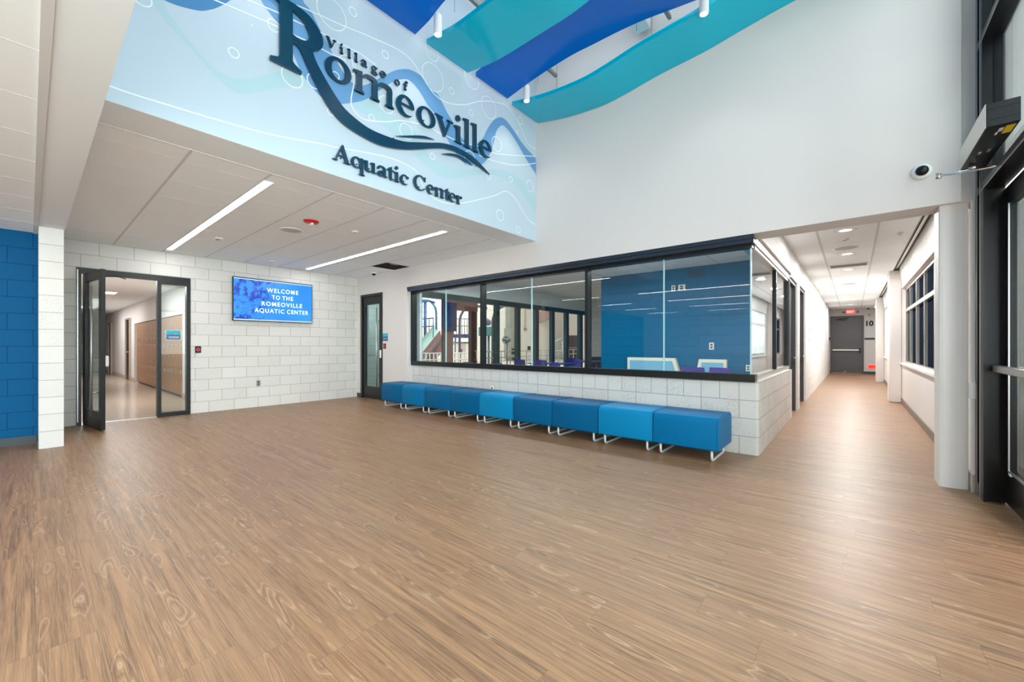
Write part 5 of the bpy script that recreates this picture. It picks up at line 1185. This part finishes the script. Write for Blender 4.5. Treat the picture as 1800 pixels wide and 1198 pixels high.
MB().tube([(0, .1, 0), (0, .1, zc-.1)], .04).build('stand', M_grey, t)
def pool_door(px, w0, h, label):
    k = (px-900)/713; w_ = -22/(-.6435+.7654*k); y = w_*(.7654+.6435*k); t = thing('pool_door', (-21.98, y, 0), label, 'door', 'brown doors on the pool walls')
    MB().box(0, .06, -w0, w0, 0, h).build('leaf', M_dkbronze, t); MB().box(-.01, .08, -w0-.06, -w0, 0, h+.06).box(-.01, .08, w0, w0+.06, 0, h+.06).box(-.01, .08, -w0, w0, h, h+.06).build('frame', M_bronze, t); MB().box(.08, .14, -w0*.8, w0*.8, 1.0, 1.06).build('push_bar', M_silver, t)
pool_door(907, .42, 2.1, 'brown door on the pool wall right of the grey duct')
w_, y, t = far(922, 'thin hanging pipe loop on the white pool wall', 'wall_pipe', 'pipe')
MB().tube([(.1, -.08, 8.9), (.1, -.08, ZZ(578, w_)), (.1, .08, ZZ(578, w_)), (.1, .08, 8.9)], .03, n=8).build('pipe', mat('tan_pipe', (206, 186, 172), .5), t); MB().box(0, .15, -.12, .12, ZZ(580, w_), ZZ(576, w_)).build('bracket', M_duct, t)
w_, y, t = far(929, 'small dark box on the white pool wall', 'wall_box', 'wall box')
MB().box(0, .12, -.14, .14, ZZ(616, w_), ZZ(608, w_)).build('housing', M_black, t); MB().box(.12, .13, -.06, .06, 1.05, 1.1).build('label_panel', M_grey, t)
# end-wall doors (y = 34)
k = (1008-900)/713; w_ = 34/(.7654+.6435*k); x = w_*(-.6435+.7654*k)
t = thing('pool_door', (x, 33.98, 0), 'dark red double door on the end wall of the pool hall', 'door')
MB().box(-.95, -.01, -.06, 0, 0, 2.15).box(.01, .95, -.06, 0, 0, 2.15).build('leaf', M_dkbronze, t); MB().box(-1.03, -.95, -.08, 0, 0, 2.22).box(.95, 1.03, -.08, 0, 0, 2.22).box(-.95, .95, -.08, 0, 2.15, 2.22).build('frame', M_bronze, t); MB().box(-.85, .85, -.12, -.08, 1.0, 1.06).build('push_bar', M_silver, t)
t = thing('exit_sign', (x-.1, 33.97, 2.65), 'faint red exit sign over the dark red door in the pool hall', 'exit sign')
MB().box(-.2, .2, -.03, 0, -.12, .12).build('housing', M_white, t); text_obj('sign_text', 'EXIT', .2, M_red, (0, -.036, -.07), 'y', t, .004, fit=.34)
# hanging banner and frames near the end
t = thing('pool_baffle', (x-1.6, 30, 0), 'dusty red sloped ceiling baffle deep in the pool hall', 'ceiling baffle')
MB().prism([(-2.4, 4.2), (1.9, 4.4), (1.5, 3.6), (.4, 3.3), (-1.6, 3.8)], 'y', -.1, .1).build('panel', mat('brown_baffle', (176, 138, 130), .6), t); MB().tube([(-2, 0, 4), (-2, 0, 8.9)], .03).tube([(2, 0, 4), (2, 0, 8.9)], .03).build('hanger', M_duct, t)
t = thing('pool_rail_frame', (x-.2, 31.5, 0), 'white lifeguard frame before the dark red pool door', 'lifeguard chair')
MB().tube([(-.7, 0, 0), (-.55, 0, 1.5), (.4, 0, 1.9)], .04).tube([(.7, 0, 0), (.5, 0, 1.6)], .04).tube([(-.9, 0, .75), (.9, 0, .75)], .03).build('frame', M_white, t); MB().box(-.4, .4, -.2, .3, 1.3, 1.38).build('seat', M_pale, t)
# railing along the pool
for px0, px1, w0, w1, z, lab in ((735, 826, 14.5, 15.5, .95, 'low white railing in front of the water slide'), (845, 1016, 15, 24, 1.0, 'long thin railing along the pool edge'), ):
    a = W3(px0, w0, 0); b = W3(px1, w1, 0); a = Vector((a[0], a[1], 0)); b = Vector((b[0], b[1], 0)); t = thing('pool_railing', tuple(a), lab, 'railing')
    d = b-a; n = 14; mb = MB()
    for k in range(n+1): p = d*k/n; mb.tube([tuple(p), (p.x, p.y, z)], .022, n=6)
    mb.build('post', M_white if px0 < 800 else M_duct, t)
    mb = MB()
    for q_ in (z, z*.75): mb.tube([(0, 0, q_), (d.x, d.y, q_)], .022, n=6)
    mb.build('rail', M_white if px0 < 800 else M_duct, t)
t = item('pool_bench', 950, 14.5, 'long pale bench beside the pool behind the middle window', 'bench')
MB().box(-2.0, 2.0, -.2, .2, .40, .46, None, .01).build('seat', M_pool, t)
for x_ in (-1.7, 0, 1.7): MB().box(x_-.04, x_+.04, -.15, .15, 0, .40).build('leg', M_duct, t)
